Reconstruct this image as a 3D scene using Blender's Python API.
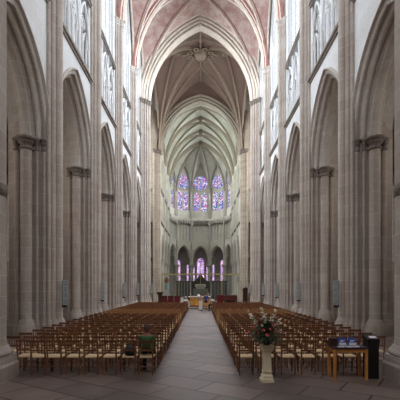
import bpy, bmesh, math, random
from mathutils import Vector, Matrix
random.seed(7)
PI = math.pi
for o in list(bpy.data.objects):
    bpy.data.objects.remove(o, do_unlink=True)
scene = bpy.context.scene
COL = scene.collection

# ------------------------------------------------------------------ camera, world, exposure
EYE = 2.25
cam_d = bpy.data.cameras.new('camera')
cam = bpy.data.objects.new('camera', cam_d); COL.objects.link(cam)
cam.location = (0, 0, EYE); cam.rotation_euler = (PI / 2, 0, 0)
cam_d.sensor_width = 36; cam_d.lens = 36 * 380 / 400
cam_d.shift_y = 86 / 400; cam_d.shift_x = -0.5 / 400
cam_d.clip_start = 0.05; cam_d.clip_end = 400
scene.camera = cam
w = bpy.data.worlds.new('world'); scene.world = w; w.use_nodes = True
w.node_tree.nodes['Background'].inputs[0].default_value = (.62, .72, .9, 1)
w.node_tree.nodes['Background'].inputs[1].default_value = 0.25
scene.view_settings.view_transform = 'Standard'
scene.view_settings.look = 'None'
scene.view_settings.gamma = 1
scene.view_settings.exposure = 0.14
scene.cycles.use_denoising = True
scene.cycles.max_bounces = 9
scene.cycles.diffuse_bounces = 7
scene.cycles.sample_clamp_indirect = 6
# daylight through each set of windows (emission strength of the glazing)
L_CLERE, L_CHOIR, L_APSE, L_AISLE, L_TRANS, L_WEST, L_AMB = 1.3, 1.2, 1.05, .25, 1.5, 1.5, 1.3

def daylight(name, loc, aim, sx, sy, watts, col, spread=130):
    """daylight entering through one window opening"""
    d = bpy.data.lights.new(name, 'AREA'); d.shape = 'RECTANGLE'; d.size = sx; d.size_y = sy
    d.energy = watts; d.color = col; d.spread = math.radians(spread)
    o = bpy.data.objects.new(name, d); COL.objects.link(o); o.location = loc
    o.rotation_euler = Vector(aim).to_track_quat('-Z', 'Y').to_euler()
    return o
P_NAVE, P_CHOIR, P_APSE, P_TRANS, P_WEST, P_AISLE = 1150, 620, 430, 2600, 2200, 120
for e in (-1, 1):
    for i in range(5):
        daylight('daylight_clerestory', (e * 7.3, 14.6 + 7 * i, 26.5), (-e, 0, -.55), 5.0, 9, P_NAVE * (.45, .7, 1.0, 1.35, 1.6)[i], (.86, .93, 1))
        daylight('daylight_aisle', (e * 13.7, 14.6 + 7 * i, 8), (-e, 0, -.15), 2.8, 7, P_AISLE, (1, .9, .8))
    for y in (60.4, 65.8, 71.2):
        daylight('daylight_choir', (e * 6.3, y, 23.5), (-e, 0, -.45), 3.3, 9, P_CHOIR, (.96, 1, .96))
    daylight('daylight_transept', (e * 14.2, 52, 18), (-e, 0, -.1), 8, 17, P_TRANS, (.95, .98, 1))
daylight('daylight_west', (0, -3.7, 20), (0, 1, -.25), 8, 16, P_WEST, (.98, .97, 1), 150)
for k in range(5):
    a = math.radians(18 + 36 * k); r_ = 6.1
    daylight('daylight_apse', (r_ * math.cos(a), 73.9 + r_ * math.sin(a), 21.5), (-math.cos(a), -math.sin(a), -.3), 2.8, 7, P_APSE, (.88, .9, 1))

# ------------------------------------------------------------------ materials
def lin(r, g, b):
    f = lambda c: (c / 255 / 12.92) if c <= 10 else ((c / 255 + .055) / 1.055) ** 2.4
    return (f(r), f(g), f(b), 1)

def newmat(name, rough=.8):
    m = bpy.data.materials.new(name); m.use_nodes = True
    nt = m.node_tree; b = nt.nodes['Principled BSDF']
    b.inputs['Roughness'].default_value = rough
    return m, nt, b

def N(nt, t, **kw):
    n = nt.nodes.new(t)
    for k, v in kw.items():
        if k.startswith('i_'):
            key = k[2:]
            n.inputs[int(key) if key.isdigit() else key.replace('_', ' ')].default_value = v
        else:
            setattr(n, k, v)
    return n

def mat(name, c, rough=.7, var=.18, scale=6, metal=0, bump=0.0):
    m, nt, b = newmat(name, rough)
    b.inputs['Metallic'].default_value = metal
    tc = N(nt, 'ShaderNodeTexCoord')
    no = N(nt, 'ShaderNodeTexNoise', i_Scale=scale, i_Detail=4.0)
    nt.links.new(tc.outputs['Object'], no.inputs['Vector'])
    r = N(nt, 'ShaderNodeValToRGB')
    r.color_ramp.elements[0].position = .3; r.color_ramp.elements[1].position = .7
    r.color_ramp.elements[0].color = tuple(x * (1 - var) for x in c[:3]) + (1,)
    r.color_ramp.elements[1].color = tuple(min(1, x * (1 + var)) for x in c[:3]) + (1,)
    nt.links.new(no.outputs['Fac'], r.inputs['Fac']); nt.links.new(r.outputs['Color'], b.inputs['Base Color'])
    if bump:
        bp = N(nt, 'ShaderNodeBump', i_Strength=bump, i_Distance=.02)
        nt.links.new(no.outputs['Fac'], bp.inputs['Height']); nt.links.new(bp.outputs['Normal'], b.inputs['Normal'])
    return m

def masonry(name, c1, c2, joint, bw=.75, bh=.42, stain=None, joint_w=.018, stain_amt=.5):
    """coursed ashlar: brick pattern on (x+y, z) with blotches of weathering"""
    m, nt, b = newmat(name, .85)
    L = nt.links.new
    g = N(nt, 'ShaderNodeNewGeometry'); s = N(nt, 'ShaderNodeSeparateXYZ'); L(g.outputs['Position'], s.inputs[0])
    a = N(nt, 'ShaderNodeMath', operation='ADD'); L(s.outputs[0], a.inputs[0]); L(s.outputs[1], a.inputs[1])
    cb = N(nt, 'ShaderNodeCombineXYZ'); L(a.outputs[0], cb.inputs[0]); L(s.outputs[2], cb.inputs[1])
    br = N(nt, 'ShaderNodeTexBrick', i_Scale=1.0)
    br.inputs['Brick Width'].default_value = bw; br.inputs['Row Height'].default_value = bh
    br.inputs['Mortar Size'].default_value = joint_w; br.inputs['Mortar Smooth'].default_value = .4
    br.inputs['Color1'].default_value = c1; br.inputs['Color2'].default_value = c2; br.inputs['Mortar'].default_value = joint
    L(cb.outputs[0], br.inputs['Vector'])
    n1 = N(nt, 'ShaderNodeTexNoise', i_Scale=.45, i_Detail=6.0, i_Roughness=.65); L(g.outputs['Position'], n1.inputs['Vector'])
    r1 = N(nt, 'ShaderNodeValToRGB'); r1.color_ramp.elements[0].position = .42; r1.color_ramp.elements[1].position = .68
    L(n1.outputs['Fac'], r1.inputs['Fac'])
    mu = N(nt, 'ShaderNodeMath', operation='MULTIPLY', i_1=stain_amt); L(r1.outputs['Color'], mu.inputs[0])
    mx = N(nt, 'ShaderNodeMixRGB', blend_type='MIX'); mx.inputs[2].default_value = stain or c2
    L(mu.outputs[0], mx.inputs[0]); L(br.outputs['Color'], mx.inputs[1])
    n2 = N(nt, 'ShaderNodeTexNoise', i_Scale=9.0, i_Detail=4.0); L(g.outputs['Position'], n2.inputs['Vector'])
    r2 = N(nt, 'ShaderNodeValToRGB'); r2.color_ramp.elements[0].color = (.78, .78, .78, 1); r2.color_ramp.elements[1].color = (1.12, 1.12, 1.12, 1)
    L(n2.outputs['Fac'], r2.inputs['Fac'])
    m2 = N(nt, 'ShaderNodeMixRGB', blend_type='MULTIPLY', i_0=1.0); L(mx.outputs[0], m2.inputs[1]); L(r2.outputs[0], m2.inputs[2])
    L(m2.outputs[0], b.inputs['Base Color'])
    bp = N(nt, 'ShaderNodeBump', i_Strength=.25, i_Distance=.02); L(n2.outputs['Fac'], bp.inputs['Height']); L(bp.outputs[0], b.inputs['Normal'])
    return m

def floor_mat():
    m, nt, b = newmat('floor_slabs', .5)
    L = nt.links.new
    g = N(nt, 'ShaderNodeNewGeometry')
    mp = N(nt, 'ShaderNodeMapping'); mp.inputs['Rotation'].default_value = (0, 0, math.radians(33)); L(g.outputs['Position'], mp.inputs[0])
    br = N(nt, 'ShaderNodeTexBrick', i_Scale=1.0)
    br.inputs['Brick Width'].default_value = 1.3; br.inputs['Row Height'].default_value = .85
    br.inputs['Mortar Size'].default_value = .022; br.inputs['Mortar Smooth'].default_value = .3
    br.inputs['Color1'].default_value = lin(132, 116, 109); br.inputs['Color2'].default_value = lin(98, 87, 82); br.inputs['Mortar'].default_value = lin(44, 38, 36)
    L(mp.outputs[0], br.inputs['Vector'])
    n1 = N(nt, 'ShaderNodeTexNoise', i_Scale=.8, i_Detail=7.0, i_Roughness=.7); L(g.outputs['Position'], n1.inputs['Vector'])
    r = N(nt, 'ShaderNodeValToRGB'); r.color_ramp.elements[0].position = .3; r.color_ramp.elements[1].position = .72
    r.color_ramp.elements[0].color = (.55, .52, .50, 1); r.color_ramp.elements[1].color = (1.2, 1.16, 1.14, 1)
    L(n1.outputs['Fac'], r.inputs['Fac'])
    mx = N(nt, 'ShaderNodeMixRGB', blend_type='MULTIPLY', i_0=1.0); L(br.outputs['Color'], mx.inputs[1]); L(r.outputs[0], mx.inputs[2])
    L(mx.outputs[0], b.inputs['Base Color'])
    rr = N(nt, 'ShaderNodeMapRange', i_3=.34, i_4=.62); L(n1.outputs['Fac'], rr.inputs[0]); L(rr.outputs[0], b.inputs['Roughness'])
    bp = N(nt, 'ShaderNodeBump', i_Strength=.3, i_Distance=.015); L(br.outputs['Fac'], bp.inputs['Height']); bp.invert = True; L(bp.outputs[0], b.inputs['Normal'])
    return m

def plaster(name, c1, c2, scale=.6, lo=.38, hi=.62):
    """painted vault plaster with flaking, mottled areas"""
    m, nt, b = newmat(name, .9)
    L = nt.links.new
    g = N(nt, 'ShaderNodeNewGeometry')
    n1 = N(nt, 'ShaderNodeTexNoise', i_Scale=scale, i_Detail=8.0, i_Roughness=.72); L(g.outputs['Position'], n1.inputs['Vector'])
    r = N(nt, 'ShaderNodeValToRGB'); r.color_ramp.elements[0].position = lo; r.color_ramp.elements[1].position = hi
    r.color_ramp.elements[0].color = c1; r.color_ramp.elements[1].color = c2
    L(n1.outputs['Fac'], r.inputs['Fac']); L(r.outputs[0], b.inputs['Base Color'])
    return m

def glazing(name, strength, base, tint=None, scale=3.0, colours=None):
    """leaded window lit by daylight from outside: small quarries (voronoi cells) of glass in dark cames"""
    m = bpy.data.materials.new(name); m.use_nodes = True
    nt = m.node_tree; nt.nodes.clear(); L = nt.links.new
    out = N(nt, 'ShaderNodeOutputMaterial'); em = N(nt, 'ShaderNodeEmission'); em.inputs[1].default_value = strength
    g = N(nt, 'ShaderNodeNewGeometry')
    v = N(nt, 'ShaderNodeTexVoronoi', i_Scale=scale); L(g.outputs['Position'], v.inputs['Vector'])
    s = N(nt, 'ShaderNodeSeparateXYZ'); L(v.outputs['Color'], s.inputs[0])
    r = N(nt, 'ShaderNodeValToRGB'); r.color_ramp.interpolation = 'CONSTANT'
    cols = colours or [base, tint or base]
    while len(r.color_ramp.elements) < len(cols): r.color_ramp.elements.new(.5)
    for i, c in enumerate(cols):
        r.color_ramp.elements[i].position = i / len(cols); r.color_ramp.elements[i].color = c
    L(s.outputs[0], r.inputs['Fac'])
    ve = N(nt, 'ShaderNodeTexVoronoi', feature='DISTANCE_TO_EDGE', i_Scale=scale); L(g.outputs['Position'], ve.inputs['Vector'])
    th = N(nt, 'ShaderNodeMath', operation='GREATER_THAN', i_1=.05); L(ve.outputs['Distance'], th.inputs[0])
    mx = N(nt, 'ShaderNodeMixRGB', blend_type='MULTIPLY', i_0=.75); L(r.outputs[0], mx.inputs[1]); L(th.outputs[0], mx.inputs[2])
    L(mx.outputs[0], em.inputs[0]); L(em.outputs[0], out.inputs[0])
    return m

M = {}
M['pier'] = masonry('pier_ashlar', lin(184, 174, 166), lin(172, 161, 152), lin(202, 194, 184), .66, .5, lin(152, 136, 127), .012)
M['wall'] = masonry('wall_limewash', lin(226, 228, 230), lin(220, 221, 223), lin(206, 206, 206), 1.1, .5, lin(204, 202, 200), .01, .35)
M['arch'] = masonry('arch_voussoirs', lin(198, 192, 186), lin(188, 180, 172), lin(212, 206, 200), .6, .42, lin(166, 154, 144), .012)
M['aisle'] = masonry('aisle_stone', lin(142, 120, 104), lin(122, 102, 90), lin(160, 142, 126), .7, .42, lin(100, 84, 74))
M['choir'] = masonry('choir_stone', lin(200, 197, 186), lin(188, 185, 174), lin(208, 205, 196), .7, .45, lin(158, 154, 142))
M['crossing'] = masonry('crossing_stone', lin(186, 174, 158), lin(172, 160, 146), lin(198, 188, 174), .62, .46, lin(142, 128, 114))
M['capital'] = mat('dark_carved_capital', lin(118, 107, 100), .9, .4, 14, bump=.8)
M['string'] = mat('string_course_stone', lin(138, 128, 120), .9, .25, 6, bump=.4)
M['rib'] = mat('cream_rib', lin(206, 196, 184), .85, .12, 3)
M['rib_red'] = mat('red_painted_rib_edge', lin(164, 116, 108), .85, .2, 3)
M['rib_grey'] = mat('grey_rib', lin(152, 144, 130), .85, .15, 3)
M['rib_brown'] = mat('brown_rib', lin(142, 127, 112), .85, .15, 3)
M['web_pink'] = plaster('pink_vault_plaster', lin(172, 136, 129), lin(208, 196, 188), .9, .4, .68)
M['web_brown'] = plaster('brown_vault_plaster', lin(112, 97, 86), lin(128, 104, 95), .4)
M['web_grey'] = plaster('grey_green_vault_plaster', lin(182, 182, 170), lin(206, 208, 198), .5)
M['web_aisle'] = plaster('aisle_vault_plaster', lin(120, 98, 84), lin(142, 120, 104), .6)
M['floor'] = floor_mat()
M['g_clere'] = glazing('clerestory_quarries', L_CLERE, (.80, .90, 1, 1), (.93, .97, 1, 1), 5)
M['g_choir'] = glazing('choir_quarries', L_CHOIR, (.78, .98, .86, 1), (.95, 1, .95, 1), 5)
M['g_aisle'] = glazing('aisle_quarries', L_AISLE, (1, .86, .68, 1), (.9, .9, .9, 1), 4)
M['g_trans'] = glazing('transept_quarries', L_TRANS, (.9, .96, 1, 1), (1, .98, .94, 1), 3)
M['g_west'] = glazing('west_quarries', L_WEST, (.95, .95, 1, 1), (1, .93, .85, 1), 3)
M['g_apse'] = glazing('apse_stained_glass', L_APSE, None, None, 4.2, [(.06, .1, .55, 1), (.45, .25, .75, 1), (.75, .16, .3, 1), (.85, .9, 1, 1), (.16, .3, .8, 1), (.7, .45, .8, 1), (.12, .4, .4, 1), (.9, .75, .85, 1)])
M['g_amb'] = glazing('chapel_stained_glass', L_AMB, None, None, 4.5, [(.3, .18, .6, 1), (.75, .45, .75, 1), (.5, .3, .75, 1), (.95, .75, .9, 1), (.7, .3, .5, 1), (.45, .4, .85, 1)])
M['wood'] = mat('chair_wood', lin(116, 74, 48), .45, .3, 9)
def vary(m, amt):
    """each chair its own shade of the same wood"""
    nt = m.node_tree; b_ = nt.nodes['Principled BSDF']; src = b_.inputs['Base Color'].links[0].from_socket
    oi = N(nt, 'ShaderNodeObjectInfo'); mr = N(nt, 'ShaderNodeMapRange', i_3=1 - amt, i_4=1 + amt); nt.links.new(oi.outputs['Random'], mr.inputs[0])
    hs = N(nt, 'ShaderNodeHueSaturation'); nt.links.new(src, hs.inputs['Color']); nt.links.new(mr.outputs[0], hs.inputs['Value']); nt.links.new(hs.outputs[0], b_.inputs['Base Color'])
M['beech'] = mat('pale_chair_wood', lin(168, 122, 80), .5, .25, 9)
M['straw'] = mat('woven_rush', lin(202, 176, 138), .8, .22, 40)
M['oak'] = mat('light_oak', lin(206, 142, 74), .5, .2, 7)
M['table_top'] = mat('dark_table_top', lin(58, 44, 62), .35, .15, 5)
M['dark_wood'] = mat('dark_wood', lin(60, 36, 28), .5, .25, 7)
M['red_wood'] = mat('red_brown_wood', lin(104, 46, 38), .5, .2, 6)
M['red_cloth'] = mat('red_velvet', lin(104, 28, 30), .9, .2, 12)
M['black'] = mat('matt_black', lin(16, 16, 18), .5, .2, 5)
M['cream'] = mat('cream_painted_plaster', lin(240, 230, 200), .6, .06, 6)
M['leaf'] = mat('green_leaves', lin(66, 88, 62), .6, .4, 14)
M['leaf_pale'] = mat('pale_green_stems', lin(140, 152, 116), .6, .3, 14)
M['white_petal'] = mat('white_petals', lin(240, 238, 224), .7, .05, 20)
M['pink_petal'] = mat('pink_petals', lin(244, 160, 168), .7, .1, 20)
M['red_petal'] = mat('dark_red_petals', lin(170, 50, 58), .7, .2, 20)
M['blue'] = mat('blue_print', lin(50, 84, 168), .5, .3, 30)
M['paper'] = mat('white_paper', lin(222, 222, 228), .7, .05, 8)
M['speaker'] = mat('blue_grey_metal', lin(176, 182, 184), .5, .1, 10)
M['speaker_grille'] = mat('grey_grille_cloth', lin(138, 145, 148), .7, .2, 40)
M['skin'] = mat('skin', lin(196, 142, 112), .6, .06, 10)
M['skin_dark'] = mat('tanned_skin', lin(128, 84, 64), .6, .06, 10)
M['hair_dark'] = mat('dark_hair', lin(44, 32, 28), .7, .3, 40)
M['hair_crop'] = mat('cropped_brown_hair', lin(74, 52, 44), .8, .2, 40)
M['hair_grey'] = mat('grey_hair', lin(160, 150, 144), .7, .2, 40)
M['hair_brown'] = mat('brown_hair', lin(96, 60, 40), .7, .2, 40)
M['green_shirt'] = mat('green_jersey', lin(58, 92, 54), .9, .12, 20)
M['blue_shirt'] = mat('blue_jersey', lin(46, 74, 140), .9, .12, 20)
M['white_shirt'] = mat('white_cotton', lin(222, 220, 216), .9, .05, 20)
M['grey_shirt'] = mat('grey_cotton', lin(170, 150, 142), .9, .1, 20)
M['dark_cloth'] = mat('dark_trousers', lin(34, 34, 42), .9, .2, 20)
M['bag'] = mat('navy_nylon', lin(32, 40, 56), .6, .3, 14)
M['linen'] = mat('white_linen', lin(232, 226, 214), .8, .04, 10)
M['gold'] = mat('gilded_panel_painted_glow', lin(232, 160, 66), .4, .35, 4, metal=.15)  # gilding; warm glow on the altar front painted in as a brighter colour
M['iron'] = mat('dark_iron', lin(62, 62, 60), .5, .2, 10, metal=.4)
M['brass'] = mat('dull_brass', lin(176, 158, 112), .45, .15, 10, metal=.5)
M['grey_stone'] = mat('grey_carved_stone', lin(132, 134, 126), .85, .2, 6)
M['dark_stone'] = mat('dark_carved_stone', lin(70, 70, 66), .85, .25, 5)
M['robe_blue'] = mat('pale_blue_painted_robe', lin(150, 176, 176), .8, .15, 8)
M['robe_brown'] = mat('brown_painted_mantle', lin(150, 100, 76), .8, .15, 8)

# ------------------------------------------------------------------ mesh builder
class MB:
    def __init__(s): s.v = []; s.f = []; s.m = []; s.sm = []
    def add(s, vs, fs, mi=0, smooth=False):
        b = len(s.v); s.v += [tuple(p) for p in vs]
        for f in fs:
            s.f.append(tuple(b + i for i in f)); s.m.append(mi); s.sm.append(smooth)
    def box(s, x0, x1, y0, y1, z0, z1, mi=0, T=None, M4=None):
        vs = [(x, y, z) for z in (z0, z1) for y in (y0, y1) for x in (x0, x1)]
        if T: vs = [T(*p) for p in vs]
        if M4 is not None: vs = [tuple(M4 @ Vector(p)) for p in vs]
        s.add(vs, [(0, 1, 3, 2), (4, 6, 7, 5), (0, 4, 5, 1), (2, 3, 7, 6), (0, 2, 6, 4), (1, 5, 7, 3)], mi)
    def prism(s, poly, z0, z1, mi=0, T=None, sc0=1, sc1=1, c=(0, 0)):
        n = len(poly)
        q = lambda k, z: [(c[0] + (p[0] - c[0]) * k, c[1] + (p[1] - c[1]) * k, z) for p in poly]
        vs = q(sc0, z0) + q(sc1, z1)
        if T: vs = [T(*p) for p in vs]
        s.add(vs, [(i, (i + 1) % n, n + (i + 1) % n, n + i) for i in range(n)] + [tuple(range(n - 1, -1, -1)), tuple(range(n, 2 * n))], mi)
    def lathe(s, prof, c=(0, 0), n=12, mi=0, T=None, smooth=True, ax=1, M4=None):
        """prof: list of (radius, z)"""
        vs = []
        for r, z in prof:
            for k in range(n):
                a = 2 * PI * (k + .5) / n
                p = (c[0] + r * math.cos(a), c[1] + r * math.sin(a) * ax, z)
                vs.append(p)
        if T: vs = [T(*p) for p in vs]
        if M4 is not None: vs = [tuple(M4 @ Vector(p)) for p in vs]
        fs = [(j * n + k, j * n + (k + 1) % n, (j + 1) * n + (k + 1) % n, (j + 1) * n + k) for j in range(len(prof) - 1) for k in range(n)]
        s.add(vs, fs, mi, smooth)
        s.add([vs[k] for k in range(n)], [tuple(range(n - 1, -1, -1))], mi)
        s.add([vs[(len(prof) - 1) * n + k] for k in range(n)], [tuple(range(n))], mi)
    def tube(s, pts, r, n=6, mi=0, T=None, smooth=True, closed=False):
        """round bar along pts (points through T first); r number or list"""
        P = [Vector(T(*p)) if T else Vector(p) for p in pts]
        rr = r if isinstance(r, (list, tuple)) else [r] * len(P)
        vs = []; m = len(P)
        ref = None
        for i in range(m):
            a = P[(i - 1) % m] if (closed or i > 0) else P[i]
            b = P[(i + 1) % m] if (closed or i < m - 1) else P[i]
            t = (b - a)
            t = t.normalized() if t.length > 1e-9 else Vector((0, 0, 1))
            if ref is None: ref = Vector((0, 0, 1)) if abs(t.z) < .9 else Vector((1, 0, 0))
            u = t.cross(ref)
            if u.length < 1e-6: u = t.cross(Vector((1, .3, .2)))
            u.normalize(); w_ = u.cross(t).normalized(); ref = w_
            for k in range(n):
                an = 2 * PI * (k + .5) / n
                vs.append(P[i] + (u * math.cos(an) + w_ * math.sin(an)) * rr[i])
        rng = m if closed else m - 1
        fs = [(j * n + k, j * n + (k + 1) % n, ((j + 1) % m) * n + (k + 1) % n, ((j + 1) % m) * n + k) for j in range(rng) for k in range(n)]
        s.add(vs, fs, mi, smooth)
        if not closed:
            s.add(vs[:n], [tuple(range(n - 1, -1, -1))], mi); s.add(vs[-n:], [tuple(range(n))], mi)
    def sweep(s, pts, prof, inward, mis=None):
        """profile (lateral, depth) swept along a curve that lies in a vertical plane; depth runs along 'inward'"""
        P = [Vector(p) for p in pts]; m = len(P)
        h = Vector((P[-1].x - P[0].x, P[-1].y - P[0].y, 0)).normalized()
        lat = Vector((-h.y, h.x, 0)); inw = Vector(inward)
        vs = []; n = len(prof)
        for i in range(m):
            t = (P[min(i + 1, m - 1)] - P[max(i - 1, 0)]).normalized()
            nn = t.cross(lat).normalized()
            if nn.dot(inw) < 0: nn = -nn
            for a, d in prof: vs.append(P[i] + lat * a + nn * d)
        for k in range(n - 1):
            s.add([vs[i * n + k + e] for i in range(m) for e in (0, 1)], [(2 * i, 2 * i + 1, 2 * i + 3, 2 * i + 2) for i in range(m - 1)], mis[k] if mis else 0, False)
    def ruled(s, A, B, mi=0, smooth=True, sub=1):
        n = len(A); rows = []
        for q in range(sub + 1):
            t = q / sub
            rows.append([tuple(Vector(a).lerp(Vector(b), t)) for a, b in zip(A, B)])
        vs = [p for r in rows for p in r]
        s.add(vs, [(q * n + i, q * n + i + 1, (q + 1) * n + i + 1, (q + 1) * n + i) for q in range(sub) for i in range(n - 1)], mi, smooth)
    def mesh(s, name, mats):
        me = bpy.data.meshes.new(name)
        me.from_pydata(s.v, [], s.f)
        for m_ in (mats if isinstance(mats, (list, tuple)) else [mats]): me.materials.append(m_)
        me.polygons.foreach_set('material_index', s.m); me.polygons.foreach_set('use_smooth', s.sm)
        me.update(); return me
    def build(s, name, mats, parent=None, loc=None):
        o = bpy.data.objects.new(name, s.mesh(name, mats)); COL.objects.link(o)
        if parent is not None: o.parent = parent
        if loc is not None: o.location = loc
        return o

def tag(o, label=None, cat=None, group=None, kind=None):
    for k, v in (('label', label), ('category', cat), ('group', group), ('kind', kind)):
        if v: o[k] = v
    return o
def empty(name, loc=(0, 0, 0), rz=0, label=None, cat=None, group=None, kind=None):
    o = bpy.data.objects.new(name, None); COL.objects.link(o)
    o.location = loc; o.rotation_euler.z = rz; o.empty_display_size = .2
    return tag(o, label, cat, group, kind)
def struct(o): o['kind'] = 'structure'; return o
def copy_tree(o, parent=None):
    c = o.copy(); COL.objects.link(c)
    if parent is not None: c.parent = parent
    for ch in KIDS.get(o.name, []): copy_tree(ch, c)
    return c
KIDS = {}
def index_kids():
    KIDS.clear()
    for o in bpy.data.objects:
        if o.parent: KIDS.setdefault(o.parent.name, []).append(o)

# ------------------------------------------------------------------ pointed arches
def arch_pts(s, rise, r=0, n=14):
    """concentric offset r of a pointed arch of half span s; from left spring over the apex to right spring: (u, h)"""
    R = (rise * rise + s * s) / (2 * s); c = R - s
    th = math.acos(max(-1, min(1, c / (R + r))))
    L = [(c - (R + r) * math.cos(th * i / n), (R + r) * math.sin(th * i / n)) for i in range(n + 1)]
    return L + [(-u, h) for u, h in L[-2::-1]]

def moulded(mb, T, s, rise, zs, prof, n=14, u0=0, mi=0):
    """prof: list of (r, d) swept round the arch"""
    rings = [[T(d, u0 + u, zs + h) for u, h in arch_pts(s, rise, r, n)] for r, d in prof]
    for a, b in zip(rings, rings[1:]): mb.ruled(a, b, mi, False)

def wall_over_arch(mb, T, L, s, rise, r, zs, top, d, u0=0, n=14, mi=0):
    pts = arch_pts(s, rise, r, n)
    for (a, ha), (b, hb) in zip(pts, pts[1:]):
        mb.add([T(d, u0 + a, zs + ha), T(d, u0 + b, zs + hb), T(d, u0 + b, top), T(d, u0 + a, top)], [(0, 1, 2, 3)], mi)
    e = pts[-1][0]
    for a, b in ((-L / 2, -e), (e, L / 2)):
        if u0 == 0: mb.add([T(d, a, zs), T(d, b, zs), T(d, b, top), T(d, a, top)], [(0, 1, 2, 3)], mi)

def bars_arch(mb, T, d, u0, s, rise, zs, r, n=7):
    mb.tube([(d, u0 + u, zs + h) for u, h in arch_pts(s, rise, 0, n)], r, 5, 0, T)
def bar_v(mb, T, d, u, z0, z1, r):
    mb.tube([(d, u, z0), (d, u, z1)], r, 6, 0, T)
def bar_ring(mb, T, d, u0, zc, rad, r, n=14):
    mb.tube([(d, u0 + rad * math.cos(2 * PI * i / n), zc + rad * math.sin(2 * PI * i / n)) for i in range(n)], r, 5, 0, T, closed=True)

WIN = [0]
def window(T, d, u0, w_, z0, zs, rise, glass, stone, lights=4, oculus=True, tr=.07):
    """traceried window: a structure whose glass and stone tracery are its children"""
    WIN[0] += 1
    root = empty('window_%d' % WIN[0], kind='structure')
    s = w_ / 2
    g = MB(); pts = [(u0 - s, z0)] + [(u0 + u, zs + h) for u, h in arch_pts(s, rise, 0, 10)] + [(u0 + s, z0)]
    g.add([T(d, u, z) for u, z in pts], [tuple(range(len(pts)))])
    g.build('glass', glass, root)
    t = MB(); step = w_ / lights; df = d - .05
    lr = step * .85
    zl = zs - (0 if not oculus else .2)
    for k in range(1, lights): bar_v(t, T, df, u0 - s + k * step, z0, zl, tr)
    for k in range(lights): bars_arch(t, T, df, u0 - s + (k + .5) * step, step / 2, lr * .9, zl, tr)
    if lights >= 4:
        for e in (-1, 1):
            bars_arch(t, T, df, u0 + e * s / 2, s / 2, rise * .5, zl, tr * 1.1)
            bar_ring(t, T, df, u0 + e * s / 2, zl + rise * .30 , s * .17, tr * .8)
    if oculus: bar_ring(t, T, df, u0, zs + rise * .52, s * .3, tr)
    bars_arch(t, T, df, u0, s, rise, zs, tr * 1.6)
    for e in (-1, 1): bar_v(t, T, df, u0 + e * s, z0, zs, tr * 1.6)
    t.build('tracery', stone, root)
    return root

ARC = [(.58, 7.10), (.56, 6.98), (.48, 6.97), (.44, 7.10), (.34, 7.11), (.26, 7.15), (.25, 7.24), (.31, 7.30), (.24, 7.35), (.14, 7.36), (.07, 7.42), (.06, 7.52), (.14, 7.58), (.05, 7.64), (.03, 7.70), (-.06, 7.74), (-.11, 7.83), (-.12, 7.92), (-.11, 8.02), (-.06, 8.1), (.03, 8.14), (.05, 8.22), (.05, 8.26), (.3, 8.4), (.32, 8.9)]

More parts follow.
